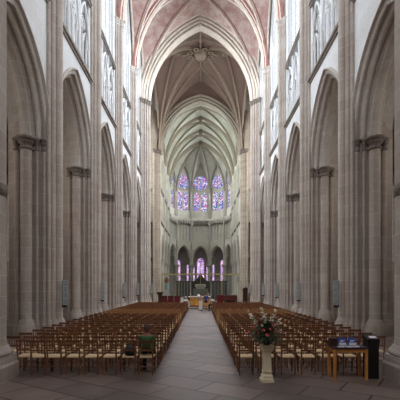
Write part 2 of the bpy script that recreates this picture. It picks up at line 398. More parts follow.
def nave_bay(T, side, L, spring, s, rise, glass, zt=15.45, zc=20.3, zv=24.6, ztop=33.6, dd=0., wall=None, lights=4, zw=None):
    """one bay of the elevation: arcade arch, blind triforium, clerestory window; d measured outwards from the centre line"""
    S = lambda d: d + dd
    wm = wall or M['wall']
    a = MB()
    wall_over_arch(a, T, L, s, rise, .5, spring, zt, S(7.1))
    # back of the wall towards the aisle
    wall_over_arch(a, T, L, s, rise, .3, spring, zt, S(8.9))
    # triforium recess: back, sill, head
    a.add([T(S(7.6), -L / 2, zt), T(S(7.6), L / 2, zt), T(S(7.6), L / 2, zc), T(S(7.6), -L / 2, zc)], [(0, 1, 2, 3)])
    for z in (zt, zc): a.add([T(S(7.1), -L / 2, z), T(S(7.1), L / 2, z), T(S(8.9), L / 2, z), T(S(8.9), -L / 2, z)], [(0, 1, 2, 3)])
    # clerestory wall round its window
    sw = L / 2 - .95; zs = zw or 27.6; rw = ztop - .5 - zs
    wall_over_arch(a, T, L, sw, rw, .0, zs, ztop + 1.4, S(7.12))
    for e in (-1, 1):
        a.add([T(S(7.12), e * L / 2, zc), T(S(7.12), e * sw, zc), T(S(7.12), e * sw, zs), T(S(7.12), e * L / 2, zs)], [(0, 1, 2, 3)])
        a.add([T(S(7.12), e * sw, zc), T(S(7.5), e * sw, zc), T(S(7.5), e * sw, zs), T(S(7.12), e * sw, zs)], [(0, 1, 2, 3)])
    rings = [[T(S(d), u, zs + h) for u, h in arch_pts(sw, rw)] for d in (7.12, 7.5)]
    a.ruled(rings[0], rings[1], 0, False)
    w_ = struct(a.build('wall_' + side, wm))
    m = MB(); moulded(m, T, s, rise, spring, [(r, S(d)) for r, d in ARC]); m.build('arch_moulding', M['arch'] if wall is None else wall, w_)
    c = MB()
    for z, p in ((zt, .2), (zc, .16)):
        c.box(S(7.12 - p), S(7.12), -L / 2, L / 2, z - .02, z + .13, T=T); c.box(S(7.12 - p * .55), S(7.12), -L / 2, L / 2, z - .16, z - .02, T=T)
    c.build('string_course', M['string'], w_)
    # blind tracery of the triforium
    t = MB(); nb = 3; span = L - 1.3; st = span / nb; d = S(7.2); z0 = zt + .1; zsb = zt + 1.85
    for k in range(nb + 1):
        u = -span / 2 + k * st; bar_v(t, T, d, u, z0, zc - .05, .11)
        for e in (-.17, .17): bar_v(t, T, d + .12, u + e, z0, zsb + .4, .06)
    for k in range(nb):
        u = -span / 2 + (k + .5) * st
        bar_v(t, T, d + .08, u, z0, zsb, .07)
        for e in (-1, 1): bars_arch(t, T, d + .08, u + e * (st / 4 - .04), st / 4 - .1, .85, zsb, .065, 6)
        bars_arch(t, T, d, u, st / 2 - .08, 2.1, zsb + .4, .085, 8)
        bar_ring(t, T, d + .08, u, zsb + 1.25, .36, .065, 14)
        for q in range(4):
            a_ = q * PI / 2 + PI / 4; bar_ring(t, T, d + .12, u + .2 * math.cos(a_), zsb + 1.25 + .2 * math.sin(a_), .13, .035, 8)
        bar_ring(t, T, d + .08, u, zsb + 2.0, .13, .04, 8)
    t.build('triforium_tracery', wm, w_)
    window(T, S(7.5), 0, sw * 2, zc + .15, zs, rw, glass, wm, lights)
    return w_

Y0 = [11.1, 18.1, 25.1, 32.1, 39.1, 46.1]          # pier lines of the nave
YF = 57.7; YC = [57.7, 63.1, 68.5, 73.9]           # crossing east side, choir piers
def TL(yc): return lambda d, u, z: (-d, yc + u, z)
def TR(yc): return lambda d, u, z: (d, yc + u, z)
SIDES = (('left', TL, -1), ('right', TR, 1))

# ------------------------------------------------------------------ floor, west end, aisles, transept
fl = MB(); fl.add([(-16, -5, 0), (16, -5, 0), (16, 90, 0), (-16, 90, 0)], [(0, 1, 2, 3)])
struct(fl.build('floor', M['floor']))
def quad(mb, a, b, z0, z1): mb.add([(a[0], a[1], z0), (b[0], b[1], z0), (b[0], b[1], z1), (a[0], a[1], z1)], [(0, 1, 2, 3)])
b = MB(); quad(b, (-7.1, -4), (7.1, -4), 0, 36); struct(b.build('wall_west', M['pier']))
window(lambda d, u, z: (u, -4 + .06 - d, z), 0, 0, 8, 12, 22, 9, M['g_west'], M['arch'])
for sd, T, e in SIDES:
    b = MB(); quad(b, (e * 7.1, -4), (e * 7.1, 11.1), 0, 36); struct(b.build('wall_%s' % sd, M['pier']))
    b = MB(); quad(b, (e * 14, 8), (e * 14, 46.9), 0, 16); quad(b, (e * 7.1, 8), (e * 14, 8), 0, 16)
    struct(b.build('wall_%s' % sd, M['aisle']))
    b = MB(); quad(b, (e * 14.5, 46.1), (e * 14.5, 58.6), 0, 36); quad(b, (e * 7.4, 46.9), (e * 14.5, 46.9), 15, 36); quad(b, (e * 7.0, 58.6), (e * 14.5, 58.6), 0, 36)
    struct(b.build('wall_%s' % sd, M['crossing']))
    window(lambda d, u, z, e=e: (e * d, 52 + u, z), 14.4, 0, 8.5, 9, 20, 9, M['g_trans'], M['arch'])
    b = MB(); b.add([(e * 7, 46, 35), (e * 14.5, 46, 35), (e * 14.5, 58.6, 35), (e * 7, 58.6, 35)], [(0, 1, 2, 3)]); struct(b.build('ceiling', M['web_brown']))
    for i in range(5):
        window(T((Y0[i] + Y0[i + 1]) / 2), 13.92, 0, 3.0, 4.0, 9.2, 3.0, M['g_aisle'], M['aisle'], 2)
b = MB(); b.add([(-7.1, -4, 34), (7.1, -4, 34), (7.1, 11.1, 34), (-7.1, 11.1, 34)], [(0, 1, 2, 3)]); struct(b.build('ceiling', M['web_brown']))

for i in range(5):
    yc = (Y0[i] + Y0[i + 1]) / 2
    for sd, T, e in SIDES:
        sp, rs = (9.0, 3.75) if i == 0 else (9.8, 4.2)
        nave_bay(T(yc), sd, 7.0, sp, 2.7, rs, M['g_clere'])

# ------------------------------------------------------------------ vaults
def half_rib(c, a, n=14):
    c = Vector(c); a = Vector(a); hv = Vector((a.x - c.x, a.y - c.y, 0)); s = hv.length; r = a.z - c.z; hv.normalize()
    out = []
    if r >= s:
        R = (r * r + s * s) / (2 * s); tm = math.asin(min(1, r / R))
        for i in range(n + 1):
            t = tm * i / n; out.append(c + hv * (R * (1 - math.cos(t))) + Vector((0, 0, R * math.sin(t))))
    else:
        for i in range(n + 1):
            t = PI / 2 * i / n; out.append(c + hv * (s * (1 - math.cos(t))) + Vector((0, 0, r * math.sin(t))))
    return out
def rib_prof(w_, d): return [(-w_, -.12), (-w_, d * .3), (-w_ * .62, d * .38), (-w_ * .62, d * .62), (-w_ * .3, d), (w_ * .3, d), (w_ * .62, d * .62), (w_ * .62, d * .38), (w_, d * .3), (w_, -.12)]
RMI = [1, 0, 1, 0, 0, 0, 1, 0, 1]
def vault(corners, boss, ta, wa, web, rib, edge, w_=.14, d=.3, trans=(True, True), tw=.32, td=.5, diag=True):
    """quadripartite bay; corners in order (left near, right near, right far, left far); ta = near/far transverse apex, wa = left/right wall apex"""
    root = MB(); rb = MB(); tb = MB()
    for k, c in enumerate(corners):
        t_ = ta[0] if k < 2 else ta[1]; w__ = wa[0] if k in (0, 3) else wa[1]
        D = half_rib(c, boss); Tn = half_rib(c, t_); W = half_rib(c, w__)
        root.ruled(Tn, D, 0, True, 3); root.ruled(D, W, 0, True, 3)
        inw = Vector((boss[0] - c[0], boss[1] - c[1], -3)).normalized()
        if diag: rb.sweep(D, rib_prof(w_, d), inw, RMI)
        if (k < 2 and trans[0]) or (k >= 2 and trans[1]):
            tb.sweep(Tn, rib_prof(tw, td), Vector((t_[0] - c[0], 0, -3)).normalized(), RMI)
        rb.sweep(W, rib_prof(w_ * .9, d * .7), Vector((-math.copysign(1, c[0] if abs(c[0]) < 9 else 1), 0, -.5)), RMI)
    o = struct(root.build('ceiling', web))
    rb.build('vault_rib', [rib, edge], o)
    if any(trans): tb.build('transverse_arch', [rib, edge], o)
    bm_ = MB(); bm_.lathe([(.05, boss[2] - .5), (.3, boss[2] - .42), (.38, boss[2] - .2), (.3, boss[2] + .05)], (boss[0], boss[1]), 12)
    bm_.build('boss', rib, o)
    if rib is M['rib_grey']:
        b2 = MB(); b2.lathe([(.08, ta[1][2] - .75), (.32, ta[1][2] - .65), (.36, ta[1][2] - .4), (.3, ta[1][2])], (0, ta[1][1]), 12); b2.build('boss', M['capital'], o)
    return o
ZV, ZA = 24.6, 34.7
for i in range(5):
    y0, y1 = Y0[i], Y0[i + 1]; ym = (y0 + y1) / 2
    X = 6.85
    vault([(-X, y0, ZV), (X, y0, ZV), (X, y1, ZV), (-X, y1, ZV)], (0, ym, ZA + .6), ((0, y0, ZA), (0, y1, ZA)), ((-7.0, ym, 33.8), (7.0, ym, 33.8)),
          M['web_pink'], M['rib'], M['rib_red'], trans=(i == 0, i < 4))
    for e in (-1, 1):
        c = [(e * 8.6, y0, 9.8), (e * 13.9, y0, 9.8), (e * 13.9, y1, 9.8), (e * 8.6, y1, 9.8)]
        vault(c, (e * 11.2, ym, 15), ((e * 11.2, y0, 14.2), (e * 11.2, y1, 14.2)), ((e * 8.7, ym, 14.5), (e * 13.9, ym, 14.5)), M['web_aisle'], M['aisle'], M['aisle'], .12, .25, (True, i == 4), .25, .35)
# great west crossing arch (several orders), crossing vault, east crossing arch and the wall above it
def great_arch(y, X, zs, za, n, rib, name, step=.3, rr=.13):
    """crossing arch: soffit plus n roll mouldings stepping towards the nave"""
    prof = [(0, y + .8), (0, y - .1)]
    for j in range(n):
        rc, yc = rr + j * step, y - .12 - j * .17
        prof += [(rc + rr * math.cos(t), yc - rr * math.sin(t)) for t in (PI, 2.5, 1.9, 1.3, .8, .3, -.2)]
        prof += [(rc + rr * .95, yc + .36), (rc + rr + .07, yc + .36)]
    prof += [(n * step + .1, y - .1 - n * .17), (n * step + .35, y - .1 - n * .17)]
    mb = MB(); moulded(mb, lambda d, u, z: (u, d, z), X, za - zs, zs, prof, 22)
    return struct(mb.build(name, rib))
great_arch(46.1, 6.1, ZV, 33.7, 4, M['rib'], 'trim_1', .31, .11)
YM = (46.1 + YF) / 2
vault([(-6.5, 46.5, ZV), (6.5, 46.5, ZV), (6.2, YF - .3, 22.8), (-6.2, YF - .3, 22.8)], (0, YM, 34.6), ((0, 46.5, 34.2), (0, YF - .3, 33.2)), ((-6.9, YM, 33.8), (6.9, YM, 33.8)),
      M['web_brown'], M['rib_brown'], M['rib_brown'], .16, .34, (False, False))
# extra ribs (liernes with foliage) gathering round the crossing boss
lb = MB()
for a in (0, PI / 2, PI, 3 * PI / 2):
    p = Vector((math.cos(a) * 2.4, YM + math.sin(a) * 2.4, 33.7)); q = Vector((0, YM, 34.2))
    lb.tube([p, p.lerp(q, .5) + Vector((0, 0, .1)), q], .13, 6)
for k in range(8):
    a = PI / 8 + k * PI / 4; p = Vector((math.cos(a) * 1.5, YM + math.sin(a) * 1.3, 33.75))
    lb.tube([p + Vector((.32 * math.cos(t * PI / 4), .32 * math.sin(t * PI / 4), 0)) for t in range(8)], .09, 5, closed=True)
VB = (0, YM, 34.6)
for e in (-1, 1):
    for y, zs, tr in ((46.5, ZV, 34.2), (YF - .3, 22.8, 33.2)):
        c = (e * (6.5 if y < 50 else 6.2), y, zs)
        D = half_rib(c, VB); Tn = half_rib(c, (0, y, tr)); W = half_rib(c, (e * 6.9, YM, 33.8))
        for q, B in ((.52, Tn), (.5, W)):
            path = [p.lerp(b_, q) for p, b_ in zip(D, B)]
            lb.sweep(path, rib_prof(.12, .3), Vector((-e, 0, -3)).normalized())
    lb.tube([(e * 6.7, YM, 33.7), (e * 3.4, YM, 34.1), (0, YM, 34.4)], .16, 6)
    for px_, py_, pz_ in ((e * 3.4, YM, 34.0), (e * 2.9, YM + 2.2, 33.7), (e * 2.9, YM - 2.2, 33.9), (e * 4.6, YM, 33.9)):
        for k in range(5):
            a_ = k * 2 * PI / 5
            lb.tube([(px_ + .34 * math.cos(a_) + .16 * math.cos(t * PI / 4), py_ + .34 * math.sin(a_) + .16 * math.sin(t * PI / 4), pz_ - .15) for t in range(8)], .07, 5, closed=True)
lb.tube([(0, 46.6, 34.1), (0, YM, 34.45), (0, YF - .4, 33.1)], .16, 6)
lb.lathe([(.1, 33.3), (.7, 33.4), (.85, 33.7), (.7, 34.3)], (0, YM), 16)
struct(lb.build('ceiling_boss', M['rib_brown']))
great_arch(YF, 5.95, 22.75, 30.2, 2, M['rib_grey'], 'trim_2', .3, .11)
# lunette over the east crossing arch
lu = MB(); A = half_rib((-6.6, YF - .05, 22.75), (0, YF - .05, 30.9)); B = half_rib((-6.5, YF - .05, 22.75), (0, YF - .05, 34))
for e in (-1, 1):
    lu.ruled([(-e * p.x, p.y, p.z) for p in A], [(-e * p.x, p.y, p.z) for p in B], 0, False)
struct(lu.build('wall_east', M['web_brown']))
# choir
for i in range(3):
    y0, y1 = YC[i], YC[i + 1]; ym = (y0 + y1) / 2; X = 5.95
    vault([(-X, y0, 22.2), (X, y0, 22.2), (X, y1, 22.2), (-X, y1, 22.2)], (0, ym, 30.7), ((0, y0, 30.4), (0, y1, 30.4)), ((-6.1, ym, 29.6), (6.1, ym, 29.6)),
          M['web_grey'], M['rib_grey'], M['rib_grey'], .1, .26, (False, True), .19, .4, diag=True)
    for sd, T, e in SIDES:
        nave_bay(T(ym), sd, 5.4, 6.5, 1.9, 3.4, M['g_choir'], 12.0, 17.0, 22.2, 29.4, -1.0, M['choir'], 2, 24.0)
# apse: five faces of a half decagon
AC = (0, 73.9); AR = 6.1; AP = AR * math.cos(math.radians(18)); AL = 2 * AR * math.sin(math.radians(18))
BOSS = (0, 74.6, 30.2)
def TA(deg):
    a = math.radians(deg); n = (math.cos(a), math.sin(a)); t = (math.sin(a), -math.cos(a))
    return lambda d, u, z: (AC[0] + n[0] * d + t[0] * u, AC[1] + n[1] * d + t[1] * u, z)
AARC = [(.36, 0), (.34, -.08), (.27, -.08), (.25, 0), (.14, .04), (.1, .16), (.02, .22), (0, .3), (0, .8)]
for k in range(5):
    deg = 18 + 36 * k; T = TA(deg); D = AP
    a = MB(); s, rise, zs = 1.4, 2.25, 8.2
    wall_over_arch(a, T, AL, s, rise, .3, zs, 11.6, D); wall_over_arch(a, T, AL, s, rise, 0, zs, 11.6, D + .8)
    a.add([T(D + .3, -AL / 2, 11.6), T(D + .3, AL / 2, 11.6), T(D + .3, AL / 2, 16), T(D + .3, -AL / 2, 16)], [(0, 1, 2, 3)])
    a.add([T(D, -AL / 2, 11.6), T(D, AL / 2, 11.6), T(D + .8, AL / 2, 11.6), T(D + .8, -AL / 2, 11.6)], [(0, 1, 2, 3)])
    # wall round the twin lancets and the oculus, from the gallery to the vault
    R0 = [(-AL / 2, 16.2), (AL / 2, 16.2)]
    a.add([T(D + .3, -AL / 2, 16), T(D + .3, AL / 2, 16), T(D + .3, AL / 2, 18), T(D + .3, -AL / 2, 18)], [(0, 1, 2, 3)])
    back = D + .62
    a.add([T(back, -AL / 2, 18), T(back, AL / 2, 18), T(back, AL / 2, 28.6), T(back, -AL / 2, 28.6)], [(0, 1, 2, 3)])
    a.add([T(D + .3, -AL / 2, 18), T(D + .3, AL / 2, 18), T(back, AL / 2, 18), T(back, -AL / 2, 18)], [(0, 1, 2, 3)])
    wl = struct(a.build('wall_east', M['choir']))
    m = MB(); moulded(m, T, s, rise, zs, [(r, D + d) for r, d in AARC]); m.build('arch_moulding', M['choir'], wl)
    # triforium: blind shafts and a corbelled gallery
    t = MB()
    for j in range(5):
        u = -AL / 2 + .35 + j * (AL - .7) / 4
        bar_v(t, T, D + .1, u, 11.75, 15.2, .075)
        t.box(D - .02, D + .22, u - .14, u + .14, 15.0, 15.2, T=T)
    t.box(D - .08, D + .3, -AL / 2, AL / 2, 11.5, 11.75, T=T)
    t.build('triforium_tracery', M['choir'], wl)
    c = MB(); nb = 6; st = AL / nb
    for j in range(nb):
        u = -AL / 2 + (j + .5) * st
        moulded(c, T, st / 2 - .07, .46, 15.3, [(.3, D - .35), (0, D - .35), (0, D + .2)], 5, u)
        for e in (-1, 1): c.box(D - .35, D + .2, u + e * st / 2 - .07, u + e * st / 2 + .07, 14.95, 15.35, T=T)
    c.box(D - .42, D + .3, -AL / 2 - .1, AL / 2 + .1, 15.95, 16.3, T=T)
    c.build('gallery', M['choir'], wl)
    # stained glass: two lancets and a rose
    WIN[0] += 1
    wr = empty('window_%d' % WIN[0], kind='structure')
    g = MB(); dg = D + .56
    for e in (-1, 1):
        pts = [(e * .76 - .66, 18.05)] + [(e * .76 + u, 21.0 + h) for u, h in arch_pts(.66, 1.0, 0, 7)] + [(e * .76 + .66, 18.05)]
        g.add([T(dg, u, z) for u, z in pts], [tuple(range(len(pts)))])
    pts = [(1.5 * math.cos(2 * PI * i / 28), 23.9 + 1.5 * math.sin(2 * PI * i / 28)) for i in range(28)]
    g.add([T(dg, u, z) for u, z in pts], [tuple(range(28))])
    g.build('glass', M['g_apse'], wr)
    t = MB(); df = dg - .06
    for e in (-1, 1):
        bars_arch(t, T, df, e * .76, .7, 1.05, 21.0, .08)
        for q in (-1, 1): bar_v(t, T, df, e * .76 + q * .7, 18.05, 21.0, .08)
    bar_ring(t, T, df, 0, 23.9, 1.56, .1, 28)
    for q in range(8):
        a_ = q * PI / 4 + PI / 8
        t.tube([(df, .45 * math.cos(a_), 23.9 + .45 * math.sin(a_)), (df, 1.5 * math.cos(a_), 23.9 + 1.5 * math.sin(a_))], .03, 5, 0, T)
    bar_ring(t, T, df, 0, 23.9, .48, .04, 12)
    bars_arch(t, T, df - .25, 0, AL / 2 - .14, 4.0, 23.6, .13, 9)
    t.build('tracery', M['choir'], wr)
    # vault cell
    a0, a1 = math.radians(deg - 18), math.radians(deg + 18)
    v0 = (AC[0] + AR * math.cos(a0), AC[1] + AR * math.sin(a0), 21.5); v1 = (AC[0] + AR * math.cos(a1), AC[1] + AR * math.sin(a1), 21.5)
    mid = T(D + .1, 0, 28.0)
    r0, r1 = half_rib(v0, BOSS), half_rib(v1, BOSS); f0, f1 = half_rib(v0, mid), half_rib(v1, mid)
    vb = MB(); vb.ruled(r0, f0, 0, True, 3); vb.ruled(r1, f1, 0, True, 3)
    ce = struct(vb.build('ceiling', M['web_grey']))
    rb = MB(); rb.sweep(r0, rib_prof(.15, .32), Vector((BOSS[0] - v0[0], BOSS[1] - v0[1], -3)).normalized(), [0] * 9)
    if k == 4: rb.sweep(r1, rib_prof(.15, .32), Vector((BOSS[0] - v1[0], BOSS[1] - v1[1], -3)).normalized(), [0] * 9)
    rb.build('vault_rib', M['rib_grey'], ce)
# ambulatory outer wall and chapel windows
for k in range(5):
    T = TA(18 + 36 * k); D = 11 * math.cos(math.radians(18)); L = 2 * 11 * math.sin(math.radians(18))
    a = MB(); a.add([T(D, -L / 2, 0), T(D, L / 2, 0), T(D, L / 2, 12), T(D, -L / 2, 12)], [(0, 1, 2, 3)])
    a.add([T(AP + .2, -AL / 2, 11.5), T(AP + .2, AL / 2, 11.5), T(D, L / 2, 11.5), T(D, -L / 2, 11.5)], [(0, 1, 2, 3)])
    struct(a.build('wall_east', M['choir']))
    for u, w_ in {1: [(-1.63, .95)], 2: [(0, 1.7), (-1.5, .5), (1.5, .5), (-2.85, .55), (2.85, .55)], 3: [(1.63, .95)]}.get(k, []):
        window(T, D - .06, u, w_, 2.9, 7.4 if w_ > .6 else 6.6, 1.1 if u == 0 else .6, M['g_amb'], M['choir'], 2 if u == 0 else 1, u == 0, .05)
for e, sd in ((-1, 'left'), (1, 'right')):
    b = MB(); quad(b, (e * 11, 58.7), (e * 11, 73.9), 0, 13); b.add([(e * 7.8, 58.6, 12), (e * 11, 58.6, 12), (e * 11, 74, 12), (e * 7.8, 74, 12)], [(0, 1, 2, 3)])
    struct(b.build('wall_' + sd, M['choir']))

# ------------------------------------------------------------------ piers
CAPP = lambda r, z: [(r * .98, z - .58), (r * 1.25, z - .56), (r * 1.25, z - .48), (r * 1.0, z - .46), (r * 1.05, z - .34), (r * 1.38, z - .26), (r * 1.5, z - .22), (r * 1.3, z - .2), (r * 1.3, z - .15), (r * 1.72, z - .12), (r * 1.76, z - .02), (r * 1.5, z), (r * 1.2, z + .04)]
BASEP = lambda r: [(r * 1.75, 0), (r * 1.75, .42), (r * 1.6, .46), (r * 1.62, .54), (r * 1.42, .6), (r * 1.38, .66), (r * 1.15, .72), (r, .78)]
def cap(r, z, c, T, parent, m='capital', name='capital'):
    b = MB(); b.lathe(CAPP(r, z), c, 12, 0, T); return b.build(name, M[m], parent)
PLAN = [(7.1, .44), (7.28, .46), (7.32, .58), (7.5, .6), (7.56, .66), (8.5, .66), (8.55, .55), (8.9, .5)]
def compound(T, label, z_w, z_e, big=False, stone='pier', dd=0., zcap=24.6, west=True):
    root = empty('compound_pier', T(7.5 + dd, 0, 0), 0, label, 'pillar', kind='structure')
    loc = Vector(root.location)
    Tl = lambda d, u, z: tuple(Vector(T(d + dd, u, z)) - loc)
    st = M[stone]
    k = MB(); poly = PLAN + [(d, -u) for d, u in PLAN[::-1]]
    k.prism(poly, 0, max(z_w, z_e), T=Tl); k.build('core', st, root)
    p = MB(); p.prism(poly, 0, .4, T=Tl, sc0=1.17, sc1=1.17, c=(8, 0)); p.prism(poly, .4, .5, T=Tl, sc0=1.17, sc1=1.1, c=(8, 0)); p.prism(poly, .5, .68, T=Tl, sc0=1.1, sc1=1.04, c=(8, 0)); p.build('plinth', st, root)
    for e, zz in ((-1, z_w), (1, z_e)):
        for d, u, r in ((7.92, .82, .25), (7.22, .57, .1), (7.5, .68, .08), (8.4, .72, .12)):
            s = MB(); s.lathe(BASEP(r) + [(r, zz - .5)], (d, e * u), 14, 0, Tl); s.build('shaft', st, root)
            cap(r, zz, (d, e * u), Tl, root)
    # shafts that rise past the arcade to the vault
    if big: lst = [(6.28, 0, .22), (6.45, .34, .15), (6.45, -.34, .15), (6.68, .58, .15), (6.68, -.58, .15), (6.92, .8, .13), (6.92, -.8, .13), (7.05, .98, .1), (7.05, -.98, .1)]
    else: lst = [(6.76, 0, .2), (6.92, .29, .13), (6.92, -.29, .13), (7.04, .5, .1), (7.04, -.5, .1)]
    back = MB()
    hw = .8 if big else .42
    back.prism([(6.62 if big else 6.97, -hw * .5), (6.62 if big else 6.97, hw * .5), (7.25, hw * 1.1), (7.25, -hw * 1.1)], 0, zcap + (3 if not big else 6), T=Tl)
    back.build('respond_core', st, root)
    for d, u, r in lst:
        s = MB(); s.lathe(BASEP(r) + [(r, zcap - .5)], (d, u), 12, 0, Tl); s.build('shaft', st, root)
        b = MB(); b.lathe([(a_, z) for a_, z in CAPP(r, zcap)], (d, u), 12, 0, Tl); b.build('capital', M['arch'] if not big else M['capital'], root)
    return root
WHO = {-1: "green-shirted man's side", 1: 'flower stand side'}
ORD = ['first', 'second', 'third', 'fourth']
for sd, T, e in SIDES:
    for i in range(1, 5):
        compound(T(Y0[i]), 'tall clustered stone pier, %s past the round front pier, %s' % (ORD[i - 1], WHO[e]), 9.0 if i == 1 else 9.8, 9.8)
    compound(T(46.1), 'massive shafted pier under the pale western crossing arch %s' % WHO[e], 9.8, 9.8, True)
    compound(T(YF), 'brown shafted pier under the eastern crossing arch %s' % WHO[e], 6.5, 6.5, True, 'crossing', -.05, 22.75)
    for i in (1, 2, 3):
        r = empty('choir_pier', (e * 6.0, YC[i], 0), 0, 'slim pale choir pier, %s beyond the crossing, %s' % (ORD[i - 1], WHO[e]), 'pillar', kind='structure')
        s = MB(); s.lathe(BASEP(.42) + [(.42, 6.0)], (e * .5, 0), 16); s.build('shaft', M['choir'], r)
        s = MB(); s.lathe([(.42, 5.95), (.5, 6.0), (.46, 6.1), (.7, 6.5), (.72, 6.65)], (e * .5, 0), 16); s.build('capital', M['choir'], r)
        s = MB(); s.box(min(e * .15, e * 1.7), max(e * .15, e * 1.7), -.5, .5, 6.65, 12); s.build('pier_wall', M['choir'], r)
        for dy in (-.25, 0, .25):
            s = MB(); s.lathe([(.11, 6.65), (.11, 22.2), (.2, 22.4)], (-e * .02 if dy == 0 else e * .08, dy), 8); s.build('shaft', M['choir'], r)
for k in range(1, 5):
    a = math.radians(36 * k); x, y = AR * math.cos(a), AC[1] + AR * math.sin(a)
    r = empty('apse_column', (x, y, 0), 0, 'pale round apse column %s' % ['at the far flower stand side of the ring', 'beside the central arch, flower stand side', "beside the central arch, green-shirted man's side", "at the far green-shirted man's side of the ring"][k - 1], 'column')
    s = MB(); s.lathe([(.62, 0), (.62, .3), (.5, .45), (.42, .55), (.4, .7), (.4, 5.9)], (0, 0), 16); s.build('shaft', M['choir'], r)
    s = MB(); s.lathe([(.4, 5.85), (.46, 5.9), (.42, 6.0), (.6, 6.35), (.68, 6.4), (.68, 6.62)], (0, 0), 16); s.build('capital', M['choir'], r)
    s = MB(); s.lathe([(.5, 6.62), (.46, 8.25)], (.2 * math.cos(a), .2 * math.sin(a)), 12); s.build('impost', M['choir'], r)
    s = MB(); s.lathe([(.12, 6.62), (.12, 21.3), (.22, 21.5)], (-.25 * math.cos(a), -.25 * math.sin(a)), 8); s.lathe([(.3, 16.2), (.3, 23)], (.3 * math.cos(a), .3 * math.sin(a)), 8); s.build('wall_shaft', M['choir'], r)

# round piers of the west towers, framing the picture
for e in (-1, 1):
    r = empty('round_pier', (e * 5.58, 9.16, 0), 0, 'thick round pier on a stepped octagonal plinth, %s' % WHO[e], 'pillar')
    s = MB(); s.lathe([(.84, .75), (.81, .9), (.81, 33.9)], (0, 0), 28); s.build('shaft', M['pier'], r)
    s = MB(); s.lathe([(.79, 4.4), (.825, 4.45), (.845, 4.55), (.85, 4.7), (.79, 4.74)], (0, 0), 28); s.build('annulet', M['capital'], r)
    oct_ = [(1.0 * math.cos(PI / 8 + k * PI / 4) / math.cos(PI / 8), 1.0 * math.sin(PI / 8 + k * PI / 4) / math.cos(PI / 8)) for k in range(8)]
    s = MB(); s.prism(oct_, 0, .34); s.prism(oct_, .34, .4, sc0=1, sc1=.97); s.prism(oct_, .4, .56, sc0=.97, sc1=.96); s.build('plinth', M['pier'], r)
    s = MB(); s.lathe([(.93, .56), (.96, .6), (.94, .68), (.88, .72), (.88, .75), (.84, .8)], (0, 0), 28); s.build('base_moulding', M['pier'], r)


# ------------------------------------------------------------------ chairs
NUM = 'first second third fourth fifth sixth seventh eighth ninth tenth eleventh twelfth thirteenth fourteenth fifteenth sixteenth seventeenth eighteenth nineteenth twentieth'.split()
def chair_pieces():
    """rush-seated chair facing +y, its rear legs near y = -.19; returns [(part name, builder, material key)]"""
    out = []
    for e in (-1, 1):
        m = MB(); m.tube([(e * .185, -.185, 0), (e * .185, -.185, .44), (e * .19, -.205, .66), (e * .19, -.24, .89)], [.019, .024, .023, .018], 6, smooth=False); out.append(('leg', m, 'wood'))
        m = MB(); m.tube([(e * .195, .185, 0), (e * .2, .185, .3), (e * .2, .185, .455)], [.019, .024, .024], 6, smooth=False); out.append(('leg', m, 'wood'))
    m = MB(); xs = [-.21, -.1, 0, .1, .21]
    for a, b_ in zip(xs, xs[1:]):
        ya = -.235 - .03 * (1 - (a / .21) ** 2); yb = -.235 - .03 * (1 - (b_ / .21) ** 2)
        m.add([(a, ya, .825), (b_, yb, .825), (b_, yb - .012, .885), (a, ya - .012, .885), (a, ya + .018, .825), (b_, yb + .018, .825), (b_, yb + .006, .885), (a, ya + .006, .885)],
              [(0, 1, 2, 3), (5, 4, 7, 6), (3, 2, 6, 7), (1, 0, 4, 5), (0, 3, 7, 4), (2, 1, 5, 6)])
    out.append(('top_rail', m, 'wood'))
    m = MB(); m.box(-.185, .185, -.217, -.199, .6, .645); out.append(('back_rail', m, 'wood'))
    for k in range(4):
        x = -.115 + k * .0767
        m = MB(); m.tube([(x, -.21, .63), (x, -.245, .82)], .010, 5); out.append(('spindle', m, 'wood'))
    for z in (.16, .3):
        for e in (-1, 1):
            m = MB(); m.tube([(e * .186, -.185, z), (e * .197, .185, z)], .010, 5); out.append(('stretcher', m, 'wood'))
    for y, z in ((-.185, .2), (.185, .24)):
        m = MB(); m.tube([(-.19, y, z), (.19, y, z)], .010, 5); out.append(('stretcher', m, 'wood'))
    m = MB()
    poly = [(-.2, -.2), (.2, -.2), (.215, .2), (-.215, .2)]
    m.prism(poly, .43, .455, 0); m.prism(poly, .455, .468, 0, sc0=1, sc1=.93)
    out.append(('seat', m, 'straw'))
    for _n, m, _k in out: m.v = [(x * .93, y, z) for x, y, z in m.v]
    return out
PIECES = chair_pieces()
proto = empty('rush_seated_chair', (0, 0, 0), 0, 'x', 'chair', 'rush-seated chairs in rows')
for nm, m, k in PIECES: m.build(nm, M[k], proto)
